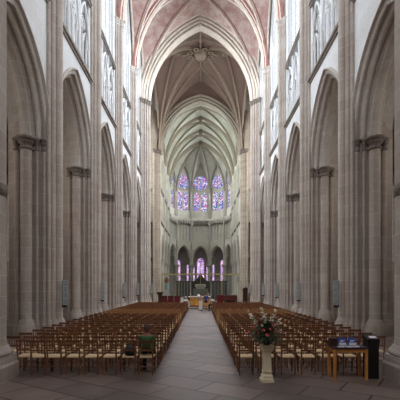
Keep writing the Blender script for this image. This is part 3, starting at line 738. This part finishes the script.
# the same chair as one mesh for rows too far away to show the parts
one = MB()
for nm, m, k in PIECES:
    b0 = len(one.v); one.v += m.v; one.f += [tuple(b0 + i for i in f) for f in m.f]; one.m += [1 if k == 'straw' else 0] * len(m.f); one.sm += m.sm
vary(M['wood'], .3)
far_proto = one.build('rush_seated_chair', [M['wood'], M['straw']])
tag(far_proto, 'x', 'chair', 'rush-seated chairs in rows')
pale_mesh = one.mesh('pale_chair', [M['beech'], M['straw']])
rest = MB()
index_kids()
rows, ROW0, PITCH, SOLO, PARTS = 30, 9.81, .78, 17, 5
first_used = {'p': False, 'f': False}
SEATS = {}
for r in range(rows):
    for e in (-1, 1):
        ncol = 9 if e < 0 else 8
        for c in range(ncol):
            x = -1.35 - .47 * c if e < 0 else 1.17 + .525 * c
            if e < 0 and c == 8 and r < 1: continue
            if e > 0 and c == 7 and r < 1: continue
            if e < 0 and c == 7 and r == 0: x = -4.49
            if e < 0 and c == 6 and r == 0: x = -4.11
            quiet = r < 2
            x += random.uniform(-.018, .018) * (.5 if quiet else 1); y = ROW0 + PITCH * r + random.uniform(-.04, .05) * (.3 if quiet else 1); rz = math.radians(random.uniform(-3, 3))
            if r == 0 and e < 0 and c > 4: rz = 0
            if r == 0 and e < 0 and c == 7: y += .07
            if r == c == 0 and e < 0: x = -1.385
            if r >= SOLO:
                Mx = Matrix.Translation((x, y, 0)) @ Matrix.Rotation(rz, 4, 'Z')
                b0 = len(rest.v); rest.v += [tuple(Mx @ Vector(p)) for p in one.v]; rest.f += [tuple(b0 + i for i in f) for f in one.f]; rest.m += [2 if (q_ == 0 and r < 18) else q_ for q_ in one.m]; rest.sm += one.sm
                continue
            if r < PARTS:
                o = copy_tree(proto) if first_used['p'] else proto; first_used['p'] = True
            else:
                o = far_proto.copy() if first_used['f'] else far_proto
                if first_used['f']: COL.objects.link(o)
                first_used['f'] = True
                if r >= 13: o.data = pale_mesh
            o.location = (x, y, 0); o.rotation_euler.z = rz
            SEATS[(e, r, c)] = (x, y)
            row = 'nearest row' if r == 0 else '%s row from the front pier' % NUM[r]
            where = 'block with the green-shirted man' if e < 0 else 'block behind the flower stand'
            kind_ = 'pale chair' if r >= 13 else 'chair'
            col = kind_ + ' at the aisle end' if c == 0 else '%s %s from the aisle' % (NUM[c], kind_)
            o['label'] = '%s of the %s, %s' % (col, row if r == 0 else NUM[r] + ' row back', where)
tag(rest.build('chair_rows', [M['wood'], M['straw'], M['beech']]), 'rows of rush-seated chairs farthest down the nave, in front of the altar', 'chairs', kind='stuff')

# ------------------------------------------------------------------ people
def skinned(name, pts, edges, rad, material, parent, sub=2, roots=(0,)):
    me = bpy.data.meshes.new(name); me.from_pydata(pts, edges, []); me.materials.append(material)
    o = bpy.data.objects.new(name, me); COL.objects.link(o)
    if parent: o.parent = parent
    md = o.modifiers.new('Skin', 'SKIN'); md.use_smooth_shade = True; md.branch_smoothing = .5
    if not me.skin_vertices: return o
    sv = me.skin_vertices[0].data
    for i, r in enumerate(rad):
        sv[i].radius = r if isinstance(r, tuple) else (r, r); sv[i].use_root = i in roots
    ms = o.modifiers.new('Subdivision', 'SUBSURF'); ms.levels = sub; ms.render_levels = sub
    return o

def person(name, loc, rz, label, seated, h, shirt, legs, skin, hair, sleeve=.6, skirt=None, bare=False, group=None):
    """h: overall scale; facing +y. One continuous skinned body, clothes and hair as children"""
    root = empty(name, loc, rz, label, 'person', group)
    K = lambda p: (p[0] * h, p[1] * h, p[2] * h)
    pts, ed, rad, roots = [], [], [], []
    def chain(start, items):
        prev = start
        for p, r in items:
            pts.append(K(p)); rad.append(r * h if not isinstance(r, tuple) else tuple(x * h for x in r))
            if prev is not None: ed.append((prev, len(pts) - 1))
            else: roots.append(len(pts) - 1)
            prev = len(pts) - 1
        return prev
    if seated:
        pz = .54; tor = [((0, 0, .585), .10), ((0, -.02, .68), .125), ((0, -.035, .84), .13), ((0, -.02, .95), .105)]
        nk = [((0, .0, 1.02), .055), ((0, .02, 1.08), .06)]; hc = (0, .035, 1.15); sh = (.15, -.025, .945)
        arm = [((.175, 0, .84), .042), ((.19, .06, .69), .038), ((.15, .2, .62), .034), ((.11, .3, .6), .026)]; hand = (.10, .34, .6); fd = Vector((-.12, .9, -.35))
        leg = [((.1, .06, .56), .075), ((.115, .25, .555), .07), ((.12, .43, .51), .058), ((.12, .42, .3), .052), ((.12, .41, .09), .036), ((.125, .47, .05), .038), ((.13, .57, .035), .03)]
    else:
        tor = [((0, 0, .92), .14), ((0, 0, 1.05), .12), ((0, -.01, 1.22), .135), ((0, -.015, 1.36), .115)]
        nk = [((0, 0, 1.44), .05), ((0, .01, 1.5), .058)]; hc = (0, .02, 1.585); sh = (.165, -.01, 1.35)
        arm = [((.2, -.01, 1.24), .043), ((.235, .0, 1.08), .038), ((.22, .09, .96), .032), ((.2, .14, .88), .024)]; hand = (.195, .16, .84); fd = Vector((-.1, .35, -.9))
        leg = [((.095, 0, .84), .088), ((.1, 0, .66), .074), ((.1, .01, .47), .055), ((.1, -.01, .3), .053), ((.1, -.015, .09), .036), ((.105, .04, .05), .038), ((.11, .15, .03), .03)]
    top = chain(None, tor); sp = tor
    n1 = chain(top, nk)
    hd = chain(n1, [(hc, (.073, .085)), ((hc[0], hc[1], hc[2] + .07), (.065, .075)), ((hc[0], hc[1] - .005, hc[2] + .11), .035)])
    chain(n1 + 1, [((hc[0], hc[1] + .1, hc[2] - .01), .012)])
    for e in (-1, 1):
        X = lambda p, e=e: (p[0] * e, p[1], p[2])
        a = chain(3, [(X(sh), .062)] + [(X(p), r) for p, r in arm] + [(X(hand), (.036, .016))])
        chain(0, [(X(p), r) for p, r in leg])
        chain(n1 + 1, [((hc[0] + e * .083, hc[1] - .01, hc[2]), .012)])
        side = Vector((0, 1, 0)).cross(fd).normalized() if abs(fd.y) < .8 else Vector((1, 0, 0))
        hp = Vector(hand); f = fd.normalized()
        lat = Vector((1, 0, 0)) if seated else Vector((.25, .95, .35)).normalized()
        for j, (o_, ln) in enumerate(((-.028, .062), (-.010, .075), (.009, .07), (.027, .056))):
            p0 = hp + lat * o_ + f * .01; p1 = p0 + f * (.02 + ln * .45); p2 = p1 + f * ln * .4 + Vector((0, -.01 if not seated else 0, -.012))
            chain(None, [(X(tuple(p0)), .0085), (X(tuple(p1)), .008), (X(tuple(p2)), .007)])
        p0 = hp + lat * -.03 - f * .02; p1 = p0 - lat * .025 + f * .025; p2 = p1 + f * .028
        chain(None, [(X(tuple(p0)), .01), (X(tuple(p1)), .009), (X(tuple(p2)), .0075)])
    skinned('body', pts, ed, rad, M[skin], root, 2, roots)
    # shirt
    def garment(nm, items, matk, extra=.014):
        P, E, R, rt = [], [], [], []
        for start, ch in items:
            prev = start
            for p, r in ch:
                P.append(K(p)); R.append((r + extra) * h)
                if prev is not None: E.append((prev, len(P) - 1))
                else: rt.append(len(P) - 1)
                prev = len(P) - 1
        return skinned(nm, P, E, R, M[matk], root, 2, rt)
    L = [(None, sp)]
    na = 2 if sleeve < .7 else 3
    for e in (-1, 1): L.append((3, [((sh[0] * e, sh[1], sh[2]), .066)] + [((p[0] * e, p[1], p[2]), r) for p, r in arm[:na]]))
    garment('shirt', L, shirt, .016)
    if skirt:
        z0 = .92 * h; m = MB(); m.lathe([(.2 * h, z0 - skirt * h), (.185 * h, z0 - skirt * .5 * h), (.165 * h, z0), (.14 * h, z0 + .1 * h)], (0, 0), 16, 0, None, True, .8); m.build('skirt', M[legs], root)
    else:
        L = [(None, [(sp[0][0], sp[0][1] + .004), ((0, sp[0][0][1], sp[0][0][2] + .06), .13)])]
        for e in (-1, 1): L.append((0, [((p[0] * e, p[1], p[2]), r) for p, r in (leg[:2] if bare else leg[:5])]))
        garment('trousers', L, legs, .014)
    for e in (-1, 1):
        a_ = leg[5][0]; m = MB()
        Mx = Matrix.Translation(K((a_[0] * e, a_[1] + .02, 0)))
        m.prism([(-.05 * h, -.1 * h), (.05 * h, -.1 * h), (.055 * h, .08 * h), (.03 * h, .15 * h), (-.03 * h, .15 * h), (-.055 * h, .08 * h)], 0, .07 * h, T=lambda x, y, z: tuple(Mx @ Vector((x, y, z))), sc0=1, sc1=.85); m.build('shoe', M['black'], root)
    # hair: cap over the back and crown of the head
    m = MB(); C = Vector(hc) + Vector((0, -.015, .035)); vs = []; na_, nz = 14, 7
    for j in range(nz + 1):
        t = PI / 2 * j / nz
        for k in range(na_):
            a = 2 * PI * k / na_
            drop = -.085 * max(0, math.sin(-a)) * (1 - j / nz)
            vs.append(K(C + Vector((.088 * math.cos(a) * math.cos(t), .1 * math.sin(a) * math.cos(t), .1 * math.sin(t) + drop))))
    m.add(vs, [(j * na_ + k, j * na_ + (k + 1) % na_, (j + 1) * na_ + (k + 1) % na_, (j + 1) * na_ + k) for j in range(nz) for k in range(na_)], 0, True)
    m.build('hair', M[hair], root)
    return root
mx_, my_ = SEATS[(-1, 0, 0)]
person('person', (mx_, my_ + .02, 0), 0, 'person in a green shirt seated with back turned at the aisle end', True, 1.0, 'green_shirt', 'dark_cloth', 'skin_dark', 'hair_crop')
person('person', (.52, 35.6, 0), math.radians(8), 'person in a blue top and dark shorts standing before the altar', False, .95, 'blue_shirt', 'dark_cloth', 'skin', 'hair_brown', bare=True)
person('person', (.02, 34.6, 0), math.radians(-15), 'person in a grey top and long white skirt standing before the altar', False, .92, 'grey_shirt', 'white_shirt', 'skin', 'hair_brown', skirt=.8)
person('person', (-1.32, 34.2, 0), 0, 'grey-haired person in white seated at the far aisle end of the chairs', True, 1.05, 'white_shirt', 'dark_cloth', 'skin', 'hair_grey')
person('person', (1.06, 34.2, 0), math.radians(20), 'dark-haired person in white seated beside the aisle near the altar', True, 1.05, 'white_shirt', 'dark_cloth', 'skin', 'hair_dark')
for x, l in ((-1.32, 'far chair under the grey-haired person in white'), (1.06, 'far chair under the dark-haired person in white')):
    o = far_proto.copy(); COL.objects.link(o); o.location = (x, 34.18, 0); o.rotation_euler.z = 0; o['label'] = l

# navy bag on the chair beside the man
bx, by = SEATS[(-1, 0, 1)]
b = empty('shoulder_bag', (bx + .02, by - .02, .468), math.radians(12), "dark navy bag on the chair beside the green-shirted person", 'bag')
m = MB(); m.lathe([(.10, 0), (.15, .03), (.165, .1), (.15, .18), (.09, .24), (.03, .26)], (0, 0), 14, 0, None, True, .7); m.build('body', M['bag'], b)
m = MB(); m.tube([(-.12, 0, .16), (-.09, -.02, .27), (0, -.03, .31), (.09, -.02, .27), (.12, 0, .16)], .012, 6); m.build('strap', M['black'], b)
m = MB(); m.box(-.09, .09, -.125, -.1, .04, .14); m.build('pocket', M['bag'], b)

# ------------------------------------------------------------------ flower stand
p = empty('pedestal', (1.56, 8.95, 0), math.radians(6), 'cream square pedestal carrying the flower arrangement', 'pedestal')
def sq(r): return [(-r, -r), (r, -r), (r, r), (-r, r)]
m = MB(); m.prism(sq(.14), 0, .07); m.prism(sq(.13), .07, .1, sc1=.9); m.prism(sq(.117), .1, .15); m.prism(sq(.117), .15, .19, sc1=.8); m.build('base', M['cream'], p)
m = MB(); m.prism(sq(.093), .19, .7, sc1=.9)
for e in (-1, 1):
    m.box(-.07, .07, e * .1 - .008, e * .1 + .004, .24, .26); m.box(e * .1 - .008, e * .1 + .004, -.07, .07, .24, .26)
m.build('shaft', M['cream'], p)
m = MB(); m.prism(sq(.09), .7, .74, sc1=1.25); m.prism(sq(.115), .74, .78); m.prism(sq(.11), .78, .83, sc1=1.15); m.prism(sq(.135), .83, .87); m.build('capital', M['cream'], p)
fa = empty('flower_arrangement', (1.56, 8.95, .87), 0, 'tall bouquet of pink roses and white spikes on the cream pedestal', 'flowers')
m = MB(); m.lathe([(.07, .001), (.1, .03), (.12, .09), (.125, .1)], (0, 0), 14); m.build('bowl', M['dark_wood'], fa)
rnd = random.Random(3)
m = MB()
def leaf(mb, p, d, ln, wd, mi=0):
    p = Vector(p); d = Vector(d).normalized(); s_ = d.cross(Vector((rnd.uniform(-.4, .4), rnd.uniform(-.4, .4), 1))).normalized(); u = s_.cross(d)
    q = [p, p + d * ln * .35 + s_ * wd, p + d * ln * .7 + s_ * wd * .7 - u * ln * .06, p + d * ln - u * ln * .15, p + d * ln * .7 - s_ * wd * .7 - u * ln * .06, p + d * ln * .35 - s_ * wd, p + d * ln * .5 + u * ln * .04]
    mb.add(q, [(0, 1, 6), (1, 2, 6), (2, 3, 6), (3, 4, 6), (4, 5, 6), (5, 0, 6)], mi)
for k in range(620):
    a = rnd.uniform(0, 2 * PI); el = rnd.uniform(-.5, 1.35); rr = rnd.uniform(.03, .27)
    d = Vector((math.cos(a) * math.cos(el), math.sin(a) * math.cos(el), math.sin(el)))
    leaf(m, Vector((0, 0, .21)) + Vector((d.x * rr * 1.15, d.y * rr, d.z * rr * 1.1)), d + Vector((0, 0, -.1)), rnd.uniform(.08, .15), rnd.uniform(.016, .03))
m.build('foliage', M['leaf'], fa)
def rose(mb, c, r):
    for ring, (n, rad, tilt, sz) in enumerate(((3, .15, .1, .55), (5, .4, .35, .75), (6, .72, .8, .85))):
        for k in range(n):
            a = 2 * PI * k / n + ring * .5
            o = Vector((math.cos(a), math.sin(a) * 1, 0)); up = Vector((0, 0, 1))
            f = (Matrix.Rotation(math.radians(58), 3, 'X'))
            b_ = o * rad * r * .5; t = o * (rad * r) + up * (r * (1 - tilt * .7)); s_ = Vector((-o.y, o.x, 0)) * r * sz * .5
            q = [b_ - up * r * .4, b_ - s_ + up * r * .1, t - s_ * .8, t + o * r * .12, t + s_ * .8, b_ + s_ + up * r * .1]
            mb.add([Vector(c) + f @ v for v in q], [(0, 1, 2, 3), (0, 3, 4, 5)], 0, True)
F = lambda px, py, dy=0: ((px - 200.5) * (8.95 + dy) / 380 - 1.56, dy, EYE - (py - 286) * (8.95 + dy) / 380 - .87)
for px, py, r, k in ((263.5, 330.5, .042, 'pink_petal'), (267, 335.5, .045, 'pink_petal'), (273.5, 325.5, .042, 'pink_petal'), (259.5, 323.5, .05, 'red_petal'), (254, 327, .036, 'pink_petal'), (246.5, 333.5, .034, 'pink_petal'), (249, 332, .03, 'pink_petal'), (276.5, 331, .036, 'pink_petal'), (262, 326, .036, 'white_petal'), (256.5, 333, .034, 'red_petal'), (270, 329.5, .034, 'pink_petal')):
    c = F(px, py, -.34 if 256 < px < 272 else -.24)
    m = MB(); rose(m, c, r * 1.12); fl_ = m.build('rose', M[k], fa)
    m = MB(); m.tube([(0, 0, .08), (c[0] * .5, c[1] * .5, .08 + (c[2] - .08) * .6), (c[0], c[1], c[2] - .02)], .005, 5); m.build('stem', M['leaf'], fl_)
for px, py in ((247.5, 311), (251, 316), (261.5, 308), (264, 313), (276, 310), (272, 316), (280, 320)):
    c = Vector(F(px, py, rnd.uniform(-.08, .08))); b0 = Vector((0, 0, .12)); m = MB()
    m.tube([b0, b0.lerp(c, .5) + Vector((0, 0, .03)), c], .005, 5); sp_ = m.build('flower_spike', M['leaf_pale'], fa)
    m = MB(); g_ = MB()
    for j in range(46):
        t = rnd.uniform(.45, 1.0); q = b0.lerp(c, t) + Vector((rnd.uniform(-.02, .02), rnd.uniform(-.02, .02), rnd.uniform(-.01, .02)))
        mm = m if rnd.random() < .6 or t > .8 else g_
        leaf(mm, q, (rnd.uniform(-1, 1), rnd.uniform(-1, 1), rnd.uniform(-.2, .8)), rnd.uniform(.045, .07), .024)
    m.build('white_petal', M['white_petal'], sp_); g_.build('leaf', M['leaf_pale'], sp_)

# ------------------------------------------------------------------ table with leaflets, black stand
t = empty('table', (3.58, 9.27, 0), 0, 'small light oak table with dark top beside the black stand', 'table')
for x in (-.375, .375):
    for y in (-.2, .2):
        m = MB(); m.box(x - .03, x + .03, y - .03, y + .03, 0, .75); m.build('leg', M['oak'], t)
m = MB()
for e in (-1, 1): m.box(-.345, .345, e * .2 - .012, e * .2 + .012, .66, .75); m.box(e * .375 - .012, e * .375 + .012, -.17, .17, .66, .75)
m.build('apron', M['oak'], t)
m = MB(); m.box(-.42, .42, -.24, .24, .75, .785); m.build('table_top', M['table_top'], t)
def onto(px, y): return (px - 200.5) * y / 380
for px, lab in ((342.5, 'blue and white leaflet display standing nearer the dark box on the oak table'), (352.5, 'blue and white leaflet display standing nearer the black stand on the oak table')):
    o = empty('leaflet_display', (onto(px, 9.3), 9.3, .785), math.radians(rnd.uniform(-5, 5)), lab, 'leaflet holder', 'blue leaflet displays')
    Rm = Matrix.Rotation(math.radians(-14), 4, 'X')
    m = MB(); m.box(-.1, .1, -.012, .012, .006, .2, M4=Rm); m.build('leaflet', M['blue'], o)
    m = MB(); m.box(-.085, .085, -.02, -.0125, .02, .075, M4=Rm); m.box(-.06, .02, -.02, -.0125, .09, .11, M4=Rm); m.box(-.05, .06, -.02, -.0125, .125, .14, M4=Rm); m.build('print', M['paper'], o)
    m = MB(); m.box(-.105, .105, -.05, .05, 0, .008); m.box(-.105, .105, -.05, -.045, 0, .03); m.build('holder', M['speaker'], o)
for px, y, a, lab in ((341, 9.14, 8, 'white leaflet stack lying before the display nearer the dark box'), (349, 9.12, -6, 'white leaflet stack lying between the two displays'), (356, 9.14, 12, 'white leaflet stack lying at the black stand end of the table')):
    o = empty('leaflet_stack', (onto(px, y), y, .785), math.radians(a), lab, 'leaflets', 'white leaflets on the oak table')
    m = MB(); m.box(-.075, .075, -.055, .055, 0, .016); m.build('paper', M['paper'], o)
    m = MB(); m.box(-.06, .06, .01, .04, .0162, .0175); m.build('print', M['blue'], o)
o = empty('wooden_box', (onto(333, 9.32), 9.32, .785), math.radians(5), 'dark brown wooden box at the flower stand end of the oak table', 'box')
m = MB(); m.box(-.085, .085, -.07, .07, 0, .17); m.build('body', M['dark_wood'], o)
m = MB(); m.box(-.09, .09, -.075, .075, .17, .19); m.build('lid', M['dark_wood'], o)
o = empty('pedestal_stand', (4.18, 9.33, 0), 0, 'tall black stand with a pale card on its sloped top', 'stand')
m = MB(); m.box(-.135, .135, -.14, .14, 0, .94); m.build('body', M['black'], o)
m = MB(); m.add([(-.15, -.16, .94), (.15, -.16, .94), (.15, .15, .94), (-.15, .15, .94), (-.15, -.16, .965), (.15, -.16, .965), (.15, .15, 1.05), (-.15, .15, 1.05)], [(0, 3, 2, 1), (4, 5, 6, 7), (0, 1, 5, 4), (1, 2, 6, 5), (2, 3, 7, 6), (3, 0, 4, 7)]); m.build('sloped_top', M['black'], o)
m = MB(); sl = math.atan2(.085, .31); m.box(-.06, .11, -.1, .02, .011, .017, M4=Matrix.Translation((0, 0, .998)) @ Matrix.Rotation(sl, 4, 'X')); m.build('card', M['paper'], o)

# ------------------------------------------------------------------ loudspeakers on the piers
for e in (-1, 1):
    for i, yy in enumerate(Y0[1:]):
        d = 6.42 if i < 4 else 5.92
        o = empty('column_loudspeaker', (e * d, yy - .12, 1.3), e * math.radians(-42), 'slim grey column loudspeaker on the %s pier past the round front pier, %s' % (['first', 'second', 'third', 'fourth', 'fifth'][i], WHO[e]), 'loudspeaker', 'column loudspeakers on the nave piers')
        m = MB(); m.box(-.115, .115, -.06, .06, .05, 1.22); m.build('cabinet', M['speaker'], o)
        for k in range(4):
            m = MB(); m.box(-.085, .085, -.072, -.06, .11 + k * .28, .36 + k * .28); m.build('grille', M['speaker_grille'], o)
        m = MB(); m.box(-.1, .1, -.03, .1, -.06, .05); m.box(-.03, .03, .06, .12, .3, .36); m.box(-.03, .03, .06, .12, .95, 1.01); m.build('bracket', M['black'], o)

# ------------------------------------------------------------------ altar and choir furniture
st = MB(); st.box(-3.2, 3.2, 36.9, 41.5, 0, .16); o = st.build('altar_step', M['grey_stone']); tag(o, 'low stone step carrying the altar', 'step')
a = empty('altar', (-.1, 38.5, .16), 0, 'gilded altar with white linen top at the head of the aisle', 'altar')
m = MB(); m.box(-1.0, 1.0, -.4, .4, 0, .08); m.box(-.95, .95, -.35, .35, .08, .96); m.build('body', M['red_wood'], a)
for k in range(4):
    m = MB(); x = -.93 + k * .475; m.box(x, x + .435, -.375, -.35, .12, .92); m.build('panel', M['gold'], a)
m = MB(); m.box(-1.12, 1.12, -.45, .45, .96, 1.04); m.build('mensa', M['linen'], a)
def candle(x, y, z, lab):
    o = empty('candle', (x, y, z), 0, lab, 'candle', 'altar candles')
    m = MB(); m.lathe([(.05, 0), (.05, .02), (.015, .04), (.015, .12), (.035, .13)], (0, 0), 10); m.build('holder', M['brass'], o)
    m = MB(); m.lathe([(.022, .13), (.022, .36), (.006, .38)], (0, 0), 8); m.build('wax', M['linen'], o)
candle(-1.0, 38.6, 1.2, 'white candle on the altar end toward the red chairs'); candle(.8, 38.6, 1.2, 'white candle on the altar end behind the blue-topped person')
o = empty('book_stand', (-.12, 38.45, 1.2), 0, 'open white book on its stand in the middle of the altar', 'book')
m = MB(); m.box(-.13, .13, -.05, .08, 0, .05); m.build('stand', M['brass'], o)
m = MB(); m.add([(-.2, -.08, .05), (0, -.08, .04), (.2, -.08, .05), (-.2, .1, .2), (0, .1, .19), (.2, .1, .2)], [(0, 1, 4, 3), (1, 2, 5, 4)]); m.add([(-.2, -.08, .03), (0, -.08, .02), (.2, -.08, .03), (-.2, .1, .18), (0, .1, .17), (.2, .1, .18)], [(0, 1, 4, 3), (1, 2, 5, 4)]); m.build('page', M['paper'], o)
# red armchairs
for k in range(3):
    x = -3.95 + k * .66
    o = empty('armchair', (x, 42.3, 0), math.radians(-6 + 6 * k), 'dark wooden armchair with red upholstery, %s of three beyond the altar' % ['farthest from the altar', 'middle', 'closest to the altar'][k], 'armchair', 'red armchairs')
    for sx in (-.27, .27):
        for sy in (-.25, .25): m = MB(); m.box(sx - .03, sx + .03, sy - .03, sy + .03, 0, .62 if sy > 0 else .45); m.build('leg', M['dark_wood'], o)
        m = MB(); m.box(sx - .035, sx + .035, -.28, .28, .62, .67); m.build('arm', M['dark_wood'], o)
    m = MB(); m.box(-.27, .27, -.26, .26, .42, .52); m.build('seat', M['red_cloth'], o)
    m = MB(); m.box(-.28, .28, -.31, -.25, .4, 1.1); m.build('backrest', M['red_cloth'], o)
    m = MB(); m.box(-.31, -.26, -.32, -.24, .0, 1.16); m.box(.26, .31, -.32, -.24, .0, 1.16); m.box(-.31, .31, -.32, -.24, 1.1, 1.18); m.build('back_frame', M['dark_wood'], o)
o = empty('lectern', (-1.98, 41.9, 0), math.radians(-12), 'slender lectern draped in white cloth beside the red armchairs', 'lectern')
m = MB(); m.lathe([(.2, 0), (.2, .04), (.04, .08), (.035, .95)], (0, 0), 12); m.build('post', M['dark_wood'], o)
m = MB(); m.add([(-.25, -.2, .95), (.25, -.2, .95), (.25, .16, 1.15), (-.25, .16, 1.15), (-.25, -.2, .92), (.25, -.2, .92), (.25, .16, 1.12), (-.25, .16, 1.12)], [(0, 1, 2, 3), (4, 7, 6, 5), (0, 4, 5, 1), (1, 5, 6, 2), (2, 6, 7, 3), (3, 7, 4, 0)]); m.build('desk', M['dark_wood'], o)
m = MB(); m.box(-.15, .15, -.225, -.205, .45, .97); m.build('cloth', M['linen'], o)
o = empty('wooden_pedestal', (-4.75, 44.6, 0), 0, 'dark wooden pedestal with flared top against the crossing pier', 'pedestal')
m = MB(); m.prism(sq(.3), 0, .15); m.prism(sq(.2), .15, 1.2); m.build('shaft', M['dark_wood'], o)
m = MB(); m.prism(sq(.2), 1.2, 1.4, sc1=1.7); m.prism(sq(.36), 1.4, 1.55); m.build('top', M['dark_wood'], o)
# console on the other side
o = empty('organ_console', (2.95, 43.6, 0), 0, 'long red-brown wooden console beyond the altar on the flower stand side', 'console')
m = MB(); m.box(-1.05, -.35, -.5, .4, 0, 1.2); m.build('side_cabinet', M['red_cloth'], o)
m = MB(); m.box(-.35, 1.25, -.3, .4, .6, 1.15); m.build('case', M['red_wood'], o)
m = MB(); m.box(-1.1, 1.3, -.52, .44, 1.2, 1.25); m.build('top', M['red_wood'], o)
for x in (-.2, 1.18): m = MB(); m.box(x - .05, x + .05, -.28, .35, 0, .6); m.build('leg', M['dark_wood'], o)
m = MB(); m.box(-.1, 1.1, .2, .25, .1, .6); m.build('back_panel', M['dark_wood'], o)
o = empty('throne_chair', (5.25, 43.6, 0), math.radians(25), 'tall-backed dark wooden chair against the crossing pier', 'chair')
for sx in (-.27, .27):
    for sy in (-.25, .22): m = MB(); m.box(sx - .03, sx + .03, sy - .03, sy + .03, 0, .46 if sy < 0 else 1.9); m.build('leg', M['dark_wood'], o)
    m = MB(); m.box(sx - .035, sx + .035, -.28, .22, .7, .76); m.box(sx - .025, sx + .025, -.27, -.22, .46, .7); m.build('arm', M['dark_wood'], o)
m = MB(); m.box(-.3, .3, -.28, .25, .44, .52); m.build('seat', M['red_wood'], o)
m = MB(); m.box(-.25, .25, .19, .24, .5, 1.88); m.build('backrest', M['dark_wood'], o)
m = MB(); m.prism([(-.36, -.02), (.36, -.02), (.3, .08), (0, .24), (-.3, .08)], 0, .08, T=lambda x, y, z: (x, .18 + z, 1.88 + y)); m.build('crest', M['dark_wood'], o)
# rood beam and choir grilles at the east side of the crossing
o = empty('rood_beam', (0, 56.4, 0), 0, 'thin pale brass beam on slender posts across the choir entrance', 'beam')
m = MB(); m.box(-5.75, 5.75, -.07, .07, 3.9, 4.1); m.build('beam', M['brass'], o)
for x in (-5.68, -3.2, 3.2, 5.68): m = MB(); m.box(x - .05, x + .05, -.05, .05, 0, 3.9); m.build('post', M['brass'], o)
for x0, x1, lab in ((-3.75, -1.6, 'dark carved choir screen behind the red armchairs'), (1.75, 4.1, 'dark carved choir screen behind the red-brown console')):
    o = empty('choir_screen', ((x0 + x1) / 2, 58.6, 0), 0, lab, 'screen', 'dark choir screens')
    hw = (x1 - x0) / 2
    m = MB(); m.box(-hw, hw, -.08, .08, 0, 2.85); m.build('panel', M['dark_stone'], o)
    m = MB(); m.box(-hw - .08, hw + .08, -.14, .14, 2.85, 3.05); m.build('cornice', M['dark_stone'], o)
    n = 5
    for k in range(n + 1): x = -hw + 2 * hw * k / n; m = MB(); m.box(x - .04, x + .04, -.13, -.08, 0, 2.85); m.build('baluster', M['grey_stone'], o)
# high altar in the apse
o = empty('high_altar', (0, 70.5, 0), 0, 'grey stone high altar with gabled reredos in the apse', 'altar')
m = MB(); m.box(-1.9, 1.9, -.9, .6, 0, .5); m.box(-1.4, 1.4, -.5, .4, .5, 1.75); m.build('table', M['grey_stone'], o)
m = MB(); m.prism([(-1.75, .5), (1.75, .5), (1.75, 3.1), (.9, 3.3), (.35, 4.1), (.1, 4.7), (-.1, 4.7), (-.35, 4.1), (-.9, 3.3), (-1.75, 3.1)], .45, .7, T=lambda x, y, z: (x, z, y)); m.build('reredos', M['dark_stone'], o)
m = MB(); m.add([(-.8, -.35, 1.75), (.8, -.35, 1.75), (.8, .3, 1.75), (-.8, .3, 1.75), (-1.05, -.4, 2.35), (1.05, -.4, 2.35), (1.05, .35, 2.35), (-1.05, .35, 2.35), (-.9, -.3, 2.6), (.9, -.3, 2.6), (.9, .3, 2.6), (-.9, .3, 2.6)], [(0, 1, 5, 4), (1, 2, 6, 5), (2, 3, 7, 6), (3, 0, 4, 7), (4, 5, 9, 8), (5, 6, 10, 9), (6, 7, 11, 10), (7, 4, 8, 11), (8, 9, 10, 11)]); m.build('shrine', M['choir'], o)
m = MB(); m.box(-.05, .05, -.05, .05, 2.6, 4.6); m.box(-.3, .3, -.04, .04, 3.9, 4.0); m.build('cross', M['brass'], o)
# statue on the east crossing pier
o = empty('statue', (-5.5, 62.3, 0), 0, 'painted statue in pale blue robe on a tall pale plinth at the choir entrance', 'statue')
m = MB(); m.prism(sq(.42), 0, .2); m.prism(sq(.34), .2, 1.6); m.prism(sq(.34), 1.6, 1.75, sc1=1.25); m.build('plinth', M['choir'], o)
UP = lambda x, y, z: (x * 1.15, y * 1.15, 1.75 + z * 1.2)
m = MB(); m.lathe([(.3, 0), (.27, .3), (.23, .8), (.2, 1.2), (.24, 1.45), (.1, 1.65), (.085, 1.7), (.11, 1.78), (.12, 1.87), (.1, 1.96), (.03, 2.02)], (0, 0), 14, 0, UP, True, .75); m.build('figure', M['robe_blue'], o)
m = MB(); m.lathe([(.225, .85), (.26, 1.1), (.28, 1.4), (.15, 1.62)], (0, -.03), 12, 0, UP, True, .75); m.tube([(-.24, -.05, 1.4), (-.27, -.2, 1.1), (-.08, -.3, 1.2)], .07, 6, 0, UP); m.tube([(.24, -.05, 1.4), (.27, -.2, 1.1), (.08, -.3, 1.2)], .07, 6, 0, UP); m.build('mantle', M['robe_brown'], o)
o = empty('plaque', (5.6, 56.55, 3.2), 0, 'small oval pale plaque hung on the crossing pier', 'plaque')
m = MB(); m.lathe([(.28, -.03), (.3, 0), (.28, .03)], (0, 0), 20, 0, lambda x, y, z: (x * .75, z, y * 1.35)); m.build('frame', M['grey_stone'], o)
m = MB(); m.lathe([(.24, .0), (.23, .02)], (0, 0), 20, 0, lambda x, y, z: (x * .75, -.03 - z, y * 1.35)); m.build('face', M['robe_blue'], o)
